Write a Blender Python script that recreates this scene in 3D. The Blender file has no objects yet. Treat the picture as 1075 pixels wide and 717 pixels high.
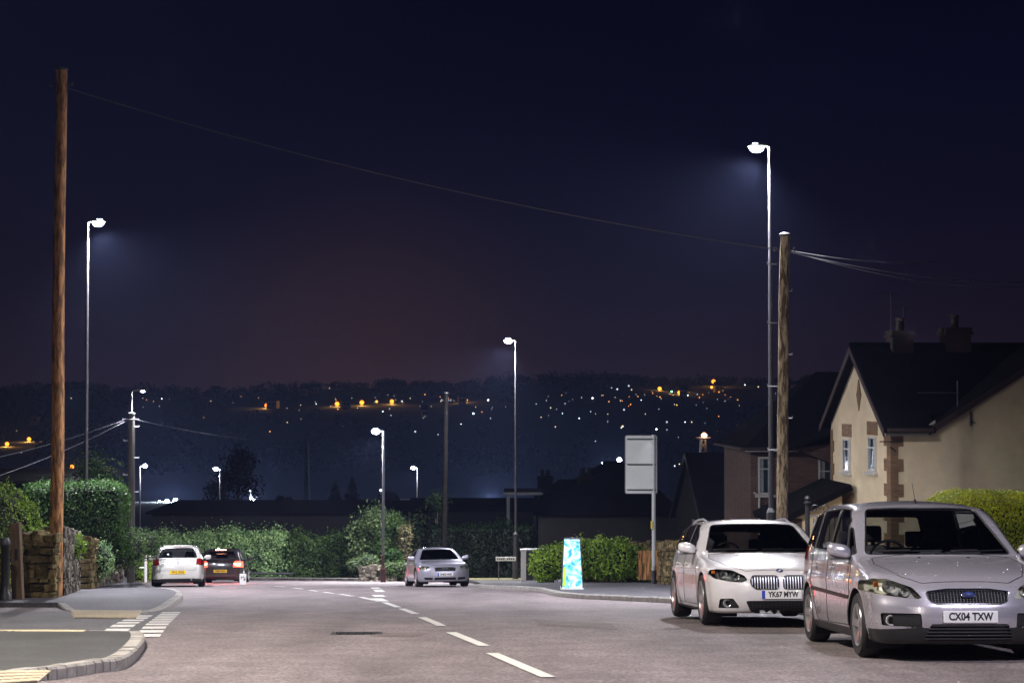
import bpy, bmesh, math, random
import numpy as np
from mathutils import Vector, Matrix
R = math.radians
random.seed(7); rng = np.random.default_rng(7)
S = bpy.context.scene
COL = S.collection

# ------------------------------------------------------------------ camera
FPX, CX, CY, HOR = 1900.0, 537.5, 358.5, 408.0
PITCH = math.atan((HOR - CY) / FPX)
cd = bpy.data.cameras.new('camera'); cam = bpy.data.objects.new('camera', cd); COL.objects.link(cam)
cam.location = (0, 0, 0); cam.rotation_euler = (R(90) + PITCH, 0, 0)
cd.sensor_width = 36.0; cd.lens = 36.0 * FPX / 1075.0; cd.clip_start = 0.1; cd.clip_end = 9000
S.camera = cam

# ------------------------------------------------------------------ night sky, exposure
w = bpy.data.worlds.new('World'); S.world = w; w.use_nodes = True
nt = w.node_tree; bg = nt.nodes['Background']
tc = nt.nodes.new('ShaderNodeTexCoord'); sp = nt.nodes.new('ShaderNodeSeparateXYZ'); nt.links.new(tc.outputs['Generated'], sp.inputs[0])
cr = nt.nodes.new('ShaderNodeValToRGB'); nt.links.new(sp.outputs['Z'], cr.inputs[0])
els = cr.color_ramp.elements
SKY = [(0.0, (.0160, .0088, .0150)), (0.018, (.0135, .0074, .0145)), (0.05, (.0074, .0046, .0125)), (0.10, (.0038, .0028, .0115)), (0.16, (.0017, .0018, .0100)), (0.23, (.0008, .0012, .0080)), (1.0, (.0006, .0010, .0070))]
els[0].position = SKY[0][0]; els[0].color = (*SKY[0][1], 1)
els[1].position = 1.0; els[1].color = (*SKY[-1][1], 1)
for p, c in SKY[1:-1]:
    e = els.new(p); e.color = (*c, 1)
# city glow low over the valley, a little left of the view axis
vd = nt.nodes.new('ShaderNodeVectorMath'); vd.operation = 'DISTANCE'; nt.links.new(tc.outputs['Generated'], vd.inputs[0]); vd.inputs[1].default_value = (-.08, .995, -.005)
mr = nt.nodes.new('ShaderNodeMapRange'); mr.interpolation_type = 'SMOOTHSTEP'; nt.links.new(vd.outputs['Value'], mr.inputs[0])
mr.inputs[1].default_value = .14; mr.inputs[2].default_value = 0.0; mr.inputs[3].default_value = 0; mr.inputs[4].default_value = 1
gm = nt.nodes.new('ShaderNodeVectorMath'); gm.operation = 'SCALE'; gm.inputs[0].default_value = (.022, .0085, .0040); nt.links.new(mr.outputs[0], gm.inputs['Scale'])
ad = nt.nodes.new('ShaderNodeVectorMath'); ad.operation = 'ADD'; nt.links.new(cr.outputs[0], ad.inputs[0]); nt.links.new(gm.outputs[0], ad.inputs[1])
nt.links.new(ad.outputs[0], bg.inputs[0]); bg.inputs[1].default_value = 1.0
vs = S.view_settings; vs.view_transform = 'Standard'; vs.look = 'None'; vs.gamma = 1; vs.use_curve_mapping = False; vs.exposure = 0.0
cy = S.cycles; cy.use_denoising = True
try: cy.denoiser = 'OPENIMAGEDENOISE'; cy.denoising_input_passes = 'RGB_ALBEDO_NORMAL'
except Exception: pass
cy.volume_bounces = 0; cy.max_bounces = 6; cy.diffuse_bounces = 2; cy.glossy_bounces = 3; cy.transparent_max_bounces = 12
cy.sample_clamp_indirect = 4; cy.caustics_reflective = False; cy.caustics_refractive = False; cy.use_light_tree = True
cy.filter_width = 1.5
HAZE = .00021
LAMP_W = 13800.0
LAMP_C = (.93, .91, 1.0)

# ------------------------------------------------------------------ ground heights and pixel rays
KY = np.array([-90, 0, 18, 24.5, 61, 95.0]); KZ = np.array([3.6, -1.22, -2.66, -3.18, -6.65, -9.9])
def G(y): return float(np.interp(y, KY, KZ))
cp, spn = math.cos(PITCH), math.sin(PITCH)
def ray(px, py):
    a, b = (px - CX) / FPX, (CY - py) / FPX
    v = np.array([a, cp - b * spn, spn + b * cp]); return v / v[1]
def at(px, py, Y): return Vector(ray(px, py) * Y)
def gnd(px, py, h=0.0):
    d = ray(px, py); lo, hi = 1.0, 95.0
    for _ in range(50):
        m = (lo + hi) / 2
        if d[2] * m > G(m) + h: lo = m
        else: hi = m
    return Vector((d[0] * lo, lo, G(lo) + h))
def onG(px, Y, h=0.0):
    return Vector(((px - CX) / FPX * Y, Y, G(Y) + h))
def smst(t): t = min(1, max(0, t)); return t * t * (3 - 2 * t)
def terr(x, y):
    if y <= 95: return G(y) - .06 if y >= -90 else 3.5
    z = -9.96 - .05 * (y - 95)
    if y > 480: z = -29.2 - .004 * (y - 480)
    crest = 1560 + 60 * math.sin(x * .004)
    top = 2.0 + .011 * x + 3.0 * math.sin(x * .011 + 1) + 1.6 * math.sin(x * .031) + 1.0 * math.sin(x * .07 + 2)
    t = smst((y - 620) / (crest - 620))
    z = z * (1 - t) + top * t
    if y > 620: z += 1.5 * math.sin(x * .013 + y * .011) * math.sin(y * .006) * (1 - t)
    if y > crest: z -= (y - crest) * .05
    return z

# ------------------------------------------------------------------ tagging and mesh helpers
def tag(o, label=None, cat=None, group=None, kind=None):
    if label: o['label'] = label
    if cat: o['category'] = cat
    if group: o['group'] = group
    if kind: o['kind'] = kind
    return o
def thing(name, label, cat, loc=(0, 0, 0), rz=0, group=None):
    o = bpy.data.objects.new(name, None); COL.objects.link(o); o.location = loc; o.rotation_euler = (0, 0, rz)
    o.empty_display_size = .2
    return tag(o, label, cat, group)
def empty(name, parent, loc=(0, 0, 0), rot=(0, 0, 0)):
    o = bpy.data.objects.new(name, None); COL.objects.link(o); o.parent = parent; o.location = loc; o.rotation_euler = rot
    return o
def link(name, me, mat=None, parent=None):
    if mat is not None:
        for m in (mat if isinstance(mat, (list, tuple)) else [mat]): me.materials.append(m)
    o = bpy.data.objects.new(name, me); COL.objects.link(o)
    if parent is not None: o.parent = parent
    return o
def copytree(o, parent=None):
    c = o.copy(); COL.objects.link(c)
    if parent is not None: c.parent = parent
    for ch in [q for q in bpy.data.objects if q.parent == o]: copytree(ch, c)
    return c
class MB:
    def __init__(s): s.v = []; s.f = []; s.mi = []
    def add(s, vs, fs, mi=0):
        n = len(s.v); s.v += [tuple(p) for p in vs]; s.f += [tuple(i + n for i in f) for f in fs]; s.mi += [mi] * len(fs); return s
    def box(s, c, d, rz=0, mi=0, jit=0):
        x, y, z = d[0] / 2, d[1] / 2, d[2] / 2; ca, sa = math.cos(rz), math.sin(rz); vs = []
        for a, b, e in ((-x, -y, -z), (x, -y, -z), (x, y, -z), (-x, y, -z), (-x, -y, z), (x, -y, z), (x, y, z), (-x, y, z)):
            if jit: a += random.uniform(-jit, jit); b += random.uniform(-jit, jit); e += random.uniform(-jit, jit)
            vs.append((c[0] + a * ca - b * sa, c[1] + a * sa + b * ca, c[2] + e))
        return s.add(vs, [(0, 3, 2, 1), (4, 5, 6, 7), (0, 1, 5, 4), (1, 2, 6, 5), (2, 3, 7, 6), (3, 0, 4, 7)], mi)
    def tube(s, pts, r, n=8, cap=True, mi=0):
        pts = [Vector(p) for p in pts]; k = len(pts)
        rs = r if isinstance(r, (list, tuple)) else [r] * k
        up = None; rings = []
        for i, p in enumerate(pts):
            t = (pts[min(i + 1, k - 1)] - pts[max(i - 1, 0)])
            if t.length < 1e-9: t = Vector((0, 0, 1))
            t.normalize()
            if up is None:
                up = Vector((0, 0, 1)) if abs(t.z) < .9 else Vector((1, 0, 0))
            a = t.cross(up)
            if a.length < 1e-6: a = t.cross(Vector((0, 1, 0)))
            a.normalize(); b = a.cross(t).normalized(); up = b
            rings.append([p + (a * math.cos(2 * math.pi * j / n) + b * math.sin(2 * math.pi * j / n)) * rs[i] for j in range(n)])
        vs = [q for rr in rings for q in rr]; fs = []
        for i in range(k - 1):
            for j in range(n):
                j2 = (j + 1) % n; fs.append((i * n + j, i * n + j2, (i + 1) * n + j2, (i + 1) * n + j))
        if cap: fs.append(tuple(range(n))[::-1]); fs.append(tuple((k - 1) * n + j for j in range(n)))
        return s.add(vs, fs, mi)
    def lathe(s, prof, c=(0, 0, 0), n=16, axis='z', mi=0):
        vs = []; fs = []
        for r, h in prof:
            for j in range(n):
                a = 2 * math.pi * j / n; u, v = r * math.cos(a), r * math.sin(a)
                p = (u, v, h) if axis == 'z' else ((h, u, v) if axis == 'x' else (u, h, v))
                vs.append((p[0] + c[0], p[1] + c[1], p[2] + c[2]))
        for i in range(len(prof) - 1):
            for j in range(n):
                j2 = (j + 1) % n; fs.append((i * n + j, i * n + j2, (i + 1) * n + j2, (i + 1) * n + j))
        return s.add(vs, fs, mi)
    def prism(s, poly, axis, a, b, mi=0):
        # poly of 2-D points extruded along axis from a to b
        def P(u, v, h): return (h, u, v) if axis == 'x' else ((u, h, v) if axis == 'y' else (u, v, h))
        n = len(poly); vs = [P(u, v, a) for u, v in poly] + [P(u, v, b) for u, v in poly]
        fs = [tuple(range(n)), tuple(range(2 * n - 1, n - 1, -1))] + [(i, i + n, (i + 1) % n + n, (i + 1) % n) for i in range(n)]
        return s.add(vs, fs, mi)
    def slab(s, quad, t, mi=0):
        q = [Vector(p) for p in quad]; nrm = (q[1] - q[0]).cross(q[2] - q[0]).normalized()
        if nrm.z < 0: nrm = -nrm
        vs = q + [p - nrm * t for p in q]; n = len(q)
        return s.add(vs, [tuple(range(n)), tuple(range(2 * n - 1, n - 1, -1))] + [(i, i + n, (i + 1) % n + n, (i + 1) % n) for i in range(n)], mi)
    def build(s, name, mat, parent=None, smooth=False, bevel=0, loc=None, fixn=True):
        me = bpy.data.meshes.new(name); me.from_pydata(s.v, [], s.f)
        me.polygons.foreach_set('material_index', s.mi)
        if fixn or bevel:
            bm = bmesh.new(); bm.from_mesh(me)
            if fixn: bmesh.ops.recalc_face_normals(bm, faces=bm.faces)
            if bevel: bmesh.ops.bevel(bm, geom=list(bm.edges), offset=bevel, segments=2, affect='EDGES', profile=.5)
            bm.to_mesh(me); bm.free()
        if smooth:
            me.polygons.foreach_set('use_smooth', [True] * len(me.polygons))
            me.set_sharp_from_angle(angle=R(40))
        o = link(name, me, mat, parent)
        if loc is not None: o.location = loc
        return o
def npmesh(name, V, F, mat, parent=None, smooth=False):
    V = np.asarray(V, np.float32); F = np.asarray(F, np.int32); me = bpy.data.meshes.new(name); k = F.shape[1]
    me.vertices.add(len(V)); me.vertices.foreach_set('co', V.ravel())
    me.loops.add(F.size); me.loops.foreach_set('vertex_index', F.ravel())
    me.polygons.add(len(F)); me.polygons.foreach_set('loop_start', np.arange(0, F.size, k, dtype=np.int32))
    me.polygons.foreach_set('loop_total', np.full(len(F), k, np.int32))
    me.update(calc_edges=True)
    if smooth: me.polygons.foreach_set('use_smooth', np.ones(len(F), bool))
    return link(name, me, mat, parent)

# ------------------------------------------------------------------ materials
class NT:
    def __init__(s, name):
        s.m = bpy.data.materials.new(name); s.m.use_nodes = True; s.t = s.m.node_tree; s.b = s.t.nodes['Principled BSDF']
    def n(s, ty, **k):
        q = s.t.nodes.new(ty)
        for a, v in k.items(): setattr(q, a, v)
        return q
    def l(s, a, b): s.t.links.new(a, b)
def mat(name, col, rough=.7, metal=0, noise=0, scale=5, bump=0, bscale=None, col2=None, spec=None, coat=0, emit=None, estr=0, detail=6, stretch=None, coord='Object', hard=False):
    N = NT(name); b = N.b
    b.inputs['Base Color'].default_value = (*col, 1); b.inputs['Roughness'].default_value = rough; b.inputs['Metallic'].default_value = metal
    if spec is not None: b.inputs['Specular IOR Level'].default_value = spec
    if coat: b.inputs['Coat Weight'].default_value = coat; b.inputs['Coat Roughness'].default_value = .04
    if emit: b.inputs['Emission Color'].default_value = (*emit, 1); b.inputs['Emission Strength'].default_value = estr; N.m.cycles.emission_sampling = 'NONE'
    if noise or bump:
        tcn = N.n('ShaderNodeTexCoord'); src = tcn.outputs[coord]
        if stretch:
            mp = N.n('ShaderNodeMapping'); mp.inputs['Scale'].default_value = stretch; N.l(src, mp.inputs[0]); src = mp.outputs[0]
    if noise:
        nz = N.n('ShaderNodeTexNoise'); nz.inputs['Scale'].default_value = scale; nz.inputs['Detail'].default_value = detail; nz.inputs['Roughness'].default_value = .65; N.l(src, nz.inputs['Vector'])
        rp = N.n('ShaderNodeValToRGB'); rp.color_ramp.elements[0].position = .44 if hard else .3; rp.color_ramp.elements[1].position = .56 if hard else .7
        c2 = col2 or tuple(min(1, c * (1 + noise)) for c in col); c1 = col if col2 else tuple(c * (1 - noise) for c in col)
        rp.color_ramp.elements[0].color = (*c1, 1); rp.color_ramp.elements[1].color = (*c2, 1)
        N.l(nz.outputs['Fac'], rp.inputs[0]); N.l(rp.outputs[0], b.inputs['Base Color'])
    if bump:
        n2 = N.n('ShaderNodeTexNoise'); n2.inputs['Scale'].default_value = bscale or scale * 4; n2.inputs['Detail'].default_value = 5; N.l(src, n2.inputs['Vector'])
        bp = N.n('ShaderNodeBump'); bp.inputs['Strength'].default_value = bump; bp.inputs['Distance'].default_value = .02; N.l(n2.outputs['Fac'], bp.inputs['Height']); N.l(bp.outputs[0], b.inputs['Normal'])
    return N.m
def asphalt(name, c1, c2, patch=.35, tint=None):
    N = NT(name); b = N.b; t = N.n('ShaderNodeTexCoord')
    n1 = N.n('ShaderNodeTexNoise'); n1.inputs['Scale'].default_value = 24; n1.inputs['Detail'].default_value = 3; n1.inputs['Roughness'].default_value = .8; N.l(t.outputs['Object'], n1.inputs['Vector'])
    r1 = N.n('ShaderNodeValToRGB'); r1.color_ramp.elements[0].position = .36; r1.color_ramp.elements[1].position = .66; r1.color_ramp.elements[0].color = (*c1, 1); r1.color_ramp.elements[1].color = (*c2, 1); N.l(n1.outputs['Fac'], r1.inputs[0])
    mp = N.n('ShaderNodeMapping'); mp.inputs['Scale'].default_value = (1.1, .16, 1); mp.inputs['Rotation'].default_value = (0, 0, R(-6)); N.l(t.outputs['Object'], mp.inputs[0])
    n2 = N.n('ShaderNodeTexNoise'); n2.inputs['Scale'].default_value = .8; n2.inputs['Detail'].default_value = 5; N.l(mp.outputs[0], n2.inputs['Vector'])
    r2 = N.n('ShaderNodeValToRGB'); r2.color_ramp.elements[0].position = .3; r2.color_ramp.elements[1].position = .72; r2.color_ramp.elements[0].color = (1 - patch,) * 3 + (1,); r2.color_ramp.elements[1].color = (1 + patch * .6,) * 3 + (1,); N.l(n2.outputs['Fac'], r2.inputs[0])
    mx = N.n('ShaderNodeMix', data_type='RGBA', blend_type='MULTIPLY'); mx.inputs[0].default_value = 1; N.l(r1.outputs[0], mx.inputs[6]); N.l(r2.outputs[0], mx.inputs[7])
    n3 = N.n('ShaderNodeTexNoise'); n3.inputs['Scale'].default_value = 1.7; n3.inputs['Detail'].default_value = 8; N.l(t.outputs['Object'], n3.inputs['Vector'])
    r3 = N.n('ShaderNodeValToRGB'); r3.color_ramp.elements[0].position = .42; r3.color_ramp.elements[1].position = .62; r3.color_ramp.elements[0].color = (.86,) * 3 + (1,); r3.color_ramp.elements[1].color = (1.08,) * 3 + (1,); N.l(n3.outputs['Fac'], r3.inputs[0])
    m2 = N.n('ShaderNodeMix', data_type='RGBA', blend_type='MULTIPLY'); m2.inputs[0].default_value = 1; N.l(mx.outputs[2], m2.inputs[6]); N.l(r3.outputs[0], m2.inputs[7])
    N.l(m2.outputs[2], b.inputs['Base Color'])
    vo = N.n('ShaderNodeTexVoronoi'); vo.inputs['Scale'].default_value = 55; N.l(t.outputs['Object'], vo.inputs['Vector'])
    bp = N.n('ShaderNodeBump'); bp.inputs['Strength'].default_value = .55; bp.inputs['Distance'].default_value = .008; N.l(vo.outputs['Distance'], bp.inputs['Height']); N.l(bp.outputs[0], b.inputs['Normal'])
    b.inputs['Roughness'].default_value = .72; b.inputs['Specular IOR Level'].default_value = .35
    return N.m
def brick(name, c1, c2, mortar, bw=.225, bh=.075, rough=.85, off=.5, ms=.012):
    N = NT(name); b = N.b; t = N.n('ShaderNodeTexCoord'); s_ = N.n('ShaderNodeSeparateXYZ'); N.l(t.outputs['Object'], s_.inputs[0])
    a = N.n('ShaderNodeMath', operation='ADD'); N.l(s_.outputs[0], a.inputs[0]); N.l(s_.outputs[1], a.inputs[1])
    c = N.n('ShaderNodeCombineXYZ'); N.l(a.outputs[0], c.inputs[0]); N.l(s_.outputs[2], c.inputs[1])
    bt = N.n('ShaderNodeTexBrick'); bt.offset = off; N.l(c.outputs[0], bt.inputs['Vector']); bt.inputs['Scale'].default_value = 1
    bt.inputs['Color1'].default_value = (*c1, 1); bt.inputs['Color2'].default_value = (*c2, 1); bt.inputs['Mortar'].default_value = (*mortar, 1)
    bt.inputs['Brick Width'].default_value = bw; bt.inputs['Row Height'].default_value = bh; bt.inputs['Mortar Size'].default_value = ms
    nz = N.n('ShaderNodeTexNoise'); nz.inputs['Scale'].default_value = 2.2; nz.inputs['Detail'].default_value = 6; N.l(t.outputs['Object'], nz.inputs['Vector'])
    r2 = N.n('ShaderNodeValToRGB'); r2.color_ramp.elements[0].color = (.6, .6, .6, 1); r2.color_ramp.elements[1].color = (1.25, 1.25, 1.25, 1); N.l(nz.outputs['Fac'], r2.inputs[0])
    mx = N.n('ShaderNodeMix', data_type='RGBA', blend_type='MULTIPLY'); mx.inputs[0].default_value = 1; N.l(bt.outputs[0], mx.inputs[6]); N.l(r2.outputs[0], mx.inputs[7]); N.l(mx.outputs[2], b.inputs['Base Color'])
    bp = N.n('ShaderNodeBump'); bp.inputs['Strength'].default_value = .6; bp.inputs['Distance'].default_value = .01; bp.invert = True; N.l(bt.outputs['Fac'], bp.inputs['Height']); N.l(bp.outputs[0], b.inputs['Normal'])
    b.inputs['Roughness'].default_value = rough; return N.m
def leafmat(name, c1, c2, trans=.35, rough=.5, spec=.35):
    N = NT(name); b = N.b; b.inputs['Specular IOR Level'].default_value = spec; g = N.n('ShaderNodeNewGeometry'); rp = N.n('ShaderNodeValToRGB'); rp.color_ramp.elements[0].color = (*c1, 1); rp.color_ramp.elements[1].color = (*c2, 1)
    N.l(g.outputs['Random Per Island'], rp.inputs[0])
    t = N.n('ShaderNodeTexCoord'); nz = N.n('ShaderNodeTexNoise'); nz.inputs['Scale'].default_value = 1.3; nz.inputs['Detail'].default_value = 3; N.l(t.outputs['Object'], nz.inputs['Vector'])
    r2 = N.n('ShaderNodeValToRGB'); r2.color_ramp.elements[0].position = .35; r2.color_ramp.elements[1].position = .65; r2.color_ramp.elements[0].color = (.55, .6, .6, 1); r2.color_ramp.elements[1].color = (1.3, 1.25, 1.1, 1); N.l(nz.outputs['Fac'], r2.inputs[0])
    mx = N.n('ShaderNodeMix', data_type='RGBA', blend_type='MULTIPLY'); mx.inputs[0].default_value = 1; N.l(rp.outputs[0], mx.inputs[6]); N.l(r2.outputs[0], mx.inputs[7])
    N.l(mx.outputs[2], b.inputs['Base Color']); b.inputs['Roughness'].default_value = rough
    tr = N.n('ShaderNodeBsdfTranslucent'); N.l(mx.outputs[2], tr.inputs[0]); ms = N.n('ShaderNodeMixShader'); ms.inputs[0].default_value = trans
    out = N.t.nodes['Material Output']; N.l(b.outputs[0], ms.inputs[1]); N.l(tr.outputs[0], ms.inputs[2]); N.l(ms.outputs[0], out.inputs[0])
    return N.m
def stonemat(name, c1, c2, rough=.9):
    N = NT(name); b = N.b; g = N.n('ShaderNodeNewGeometry'); rp = N.n('ShaderNodeValToRGB'); rp.color_ramp.elements[0].color = (*c1, 1); rp.color_ramp.elements[1].color = (*c2, 1); N.l(g.outputs['Random Per Island'], rp.inputs[0])
    t = N.n('ShaderNodeTexCoord'); nz = N.n('ShaderNodeTexNoise'); nz.inputs['Scale'].default_value = 7; nz.inputs['Detail'].default_value = 8; N.l(t.outputs['Object'], nz.inputs['Vector'])
    r2 = N.n('ShaderNodeValToRGB'); r2.color_ramp.elements[0].position = .35; r2.color_ramp.elements[1].position = .68; r2.color_ramp.elements[0].color = (.35, .38, .30, 1); r2.color_ramp.elements[1].color = (1.35, 1.3, 1.2, 1); N.l(nz.outputs['Fac'], r2.inputs[0])
    mx = N.n('ShaderNodeMix', data_type='RGBA', blend_type='MULTIPLY'); mx.inputs[0].default_value = 1; N.l(rp.outputs[0], mx.inputs[6]); N.l(r2.outputs[0], mx.inputs[7]); N.l(mx.outputs[2], b.inputs['Base Color'])
    n2 = N.n('ShaderNodeTexNoise'); n2.inputs['Scale'].default_value = 22; n2.inputs['Detail'].default_value = 6; N.l(t.outputs['Object'], n2.inputs['Vector']); bp = N.n('ShaderNodeBump'); bp.inputs['Strength'].default_value = .9; bp.inputs['Distance'].default_value = .03; N.l(n2.outputs['Fac'], bp.inputs['Height']); N.l(bp.outputs[0], b.inputs['Normal'])
    b.inputs['Roughness'].default_value = rough; b.inputs['Specular IOR Level'].default_value = .2; return N.m
def glassmat(name, tint=.35, ior=1.5, rough=.01, col=None):
    N = NT(name); N.t.nodes.remove(N.b); tr = N.n('ShaderNodeBsdfTransparent'); tr.inputs[0].default_value = (*(col or (tint, tint * 1.03, tint * 1.02)), 1)
    gl = N.n('ShaderNodeBsdfGlossy'); gl.inputs['Roughness'].default_value = rough; fr = N.n('ShaderNodeFresnel'); fr.inputs[0].default_value = ior
    ms = N.n('ShaderNodeMixShader'); N.l(fr.outputs[0], ms.inputs[0]); N.l(tr.outputs[0], ms.inputs[1]); N.l(gl.outputs[0], ms.inputs[2])
    N.l(ms.outputs[0], N.t.nodes['Material Output'].inputs[0]); return N.m
def emis(name, c, s):
    N = NT(name); N.t.nodes.remove(N.b); e = N.n('ShaderNodeEmission'); e.inputs[0].default_value = (*c, 1); e.inputs[1].default_value = s
    N.l(e.outputs[0], N.t.nodes['Material Output'].inputs[0]); N.m.cycles.emission_sampling = 'NONE'; return N.m
def paint(name, c, metal=.6, rough=.32, flake=.05):
    N = NT(name); b = N.b; b.inputs['Base Color'].default_value = (*c, 1); b.inputs['Metallic'].default_value = metal; b.inputs['Roughness'].default_value = rough
    b.inputs['Coat Weight'].default_value = 1; b.inputs['Coat Roughness'].default_value = .05
    t = N.n('ShaderNodeTexCoord'); nz = N.n('ShaderNodeTexNoise'); nz.inputs['Scale'].default_value = 3.5; nz.inputs['Detail'].default_value = 7; N.l(t.outputs['Object'], nz.inputs['Vector'])
    mr_ = N.n('ShaderNodeMapRange'); mr_.inputs[1].default_value = .3; mr_.inputs[2].default_value = .75; mr_.inputs[3].default_value = rough - .01; mr_.inputs[4].default_value = rough + .03; N.l(nz.outputs['Fac'], mr_.inputs[0]); N.l(mr_.outputs[0], b.inputs['Roughness'])
    # road film on the lowest part of the sills
    s_ = N.n('ShaderNodeSeparateXYZ'); N.l(t.outputs['Object'], s_.inputs[0]); n3 = N.n('ShaderNodeMath', operation='MULTIPLY_ADD'); n3.inputs[1].default_value = .5; N.l(nz.outputs['Fac'], n3.inputs[0]); N.l(s_.outputs[2], n3.inputs[2])
    m3 = N.n('ShaderNodeMapRange'); m3.inputs[1].default_value = .35; m3.inputs[2].default_value = .95; m3.inputs[3].default_value = .45; m3.inputs[4].default_value = 0; N.l(n3.outputs[0], m3.inputs[0])
    mx = N.n('ShaderNodeMix', data_type='RGBA'); N.l(m3.outputs[0], mx.inputs[0]); mx.inputs[6].default_value = (*c, 1); mx.inputs[7].default_value = (.10, .085, .07, 1); N.l(mx.outputs[2], b.inputs['Base Color'])
    return N.m
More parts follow.
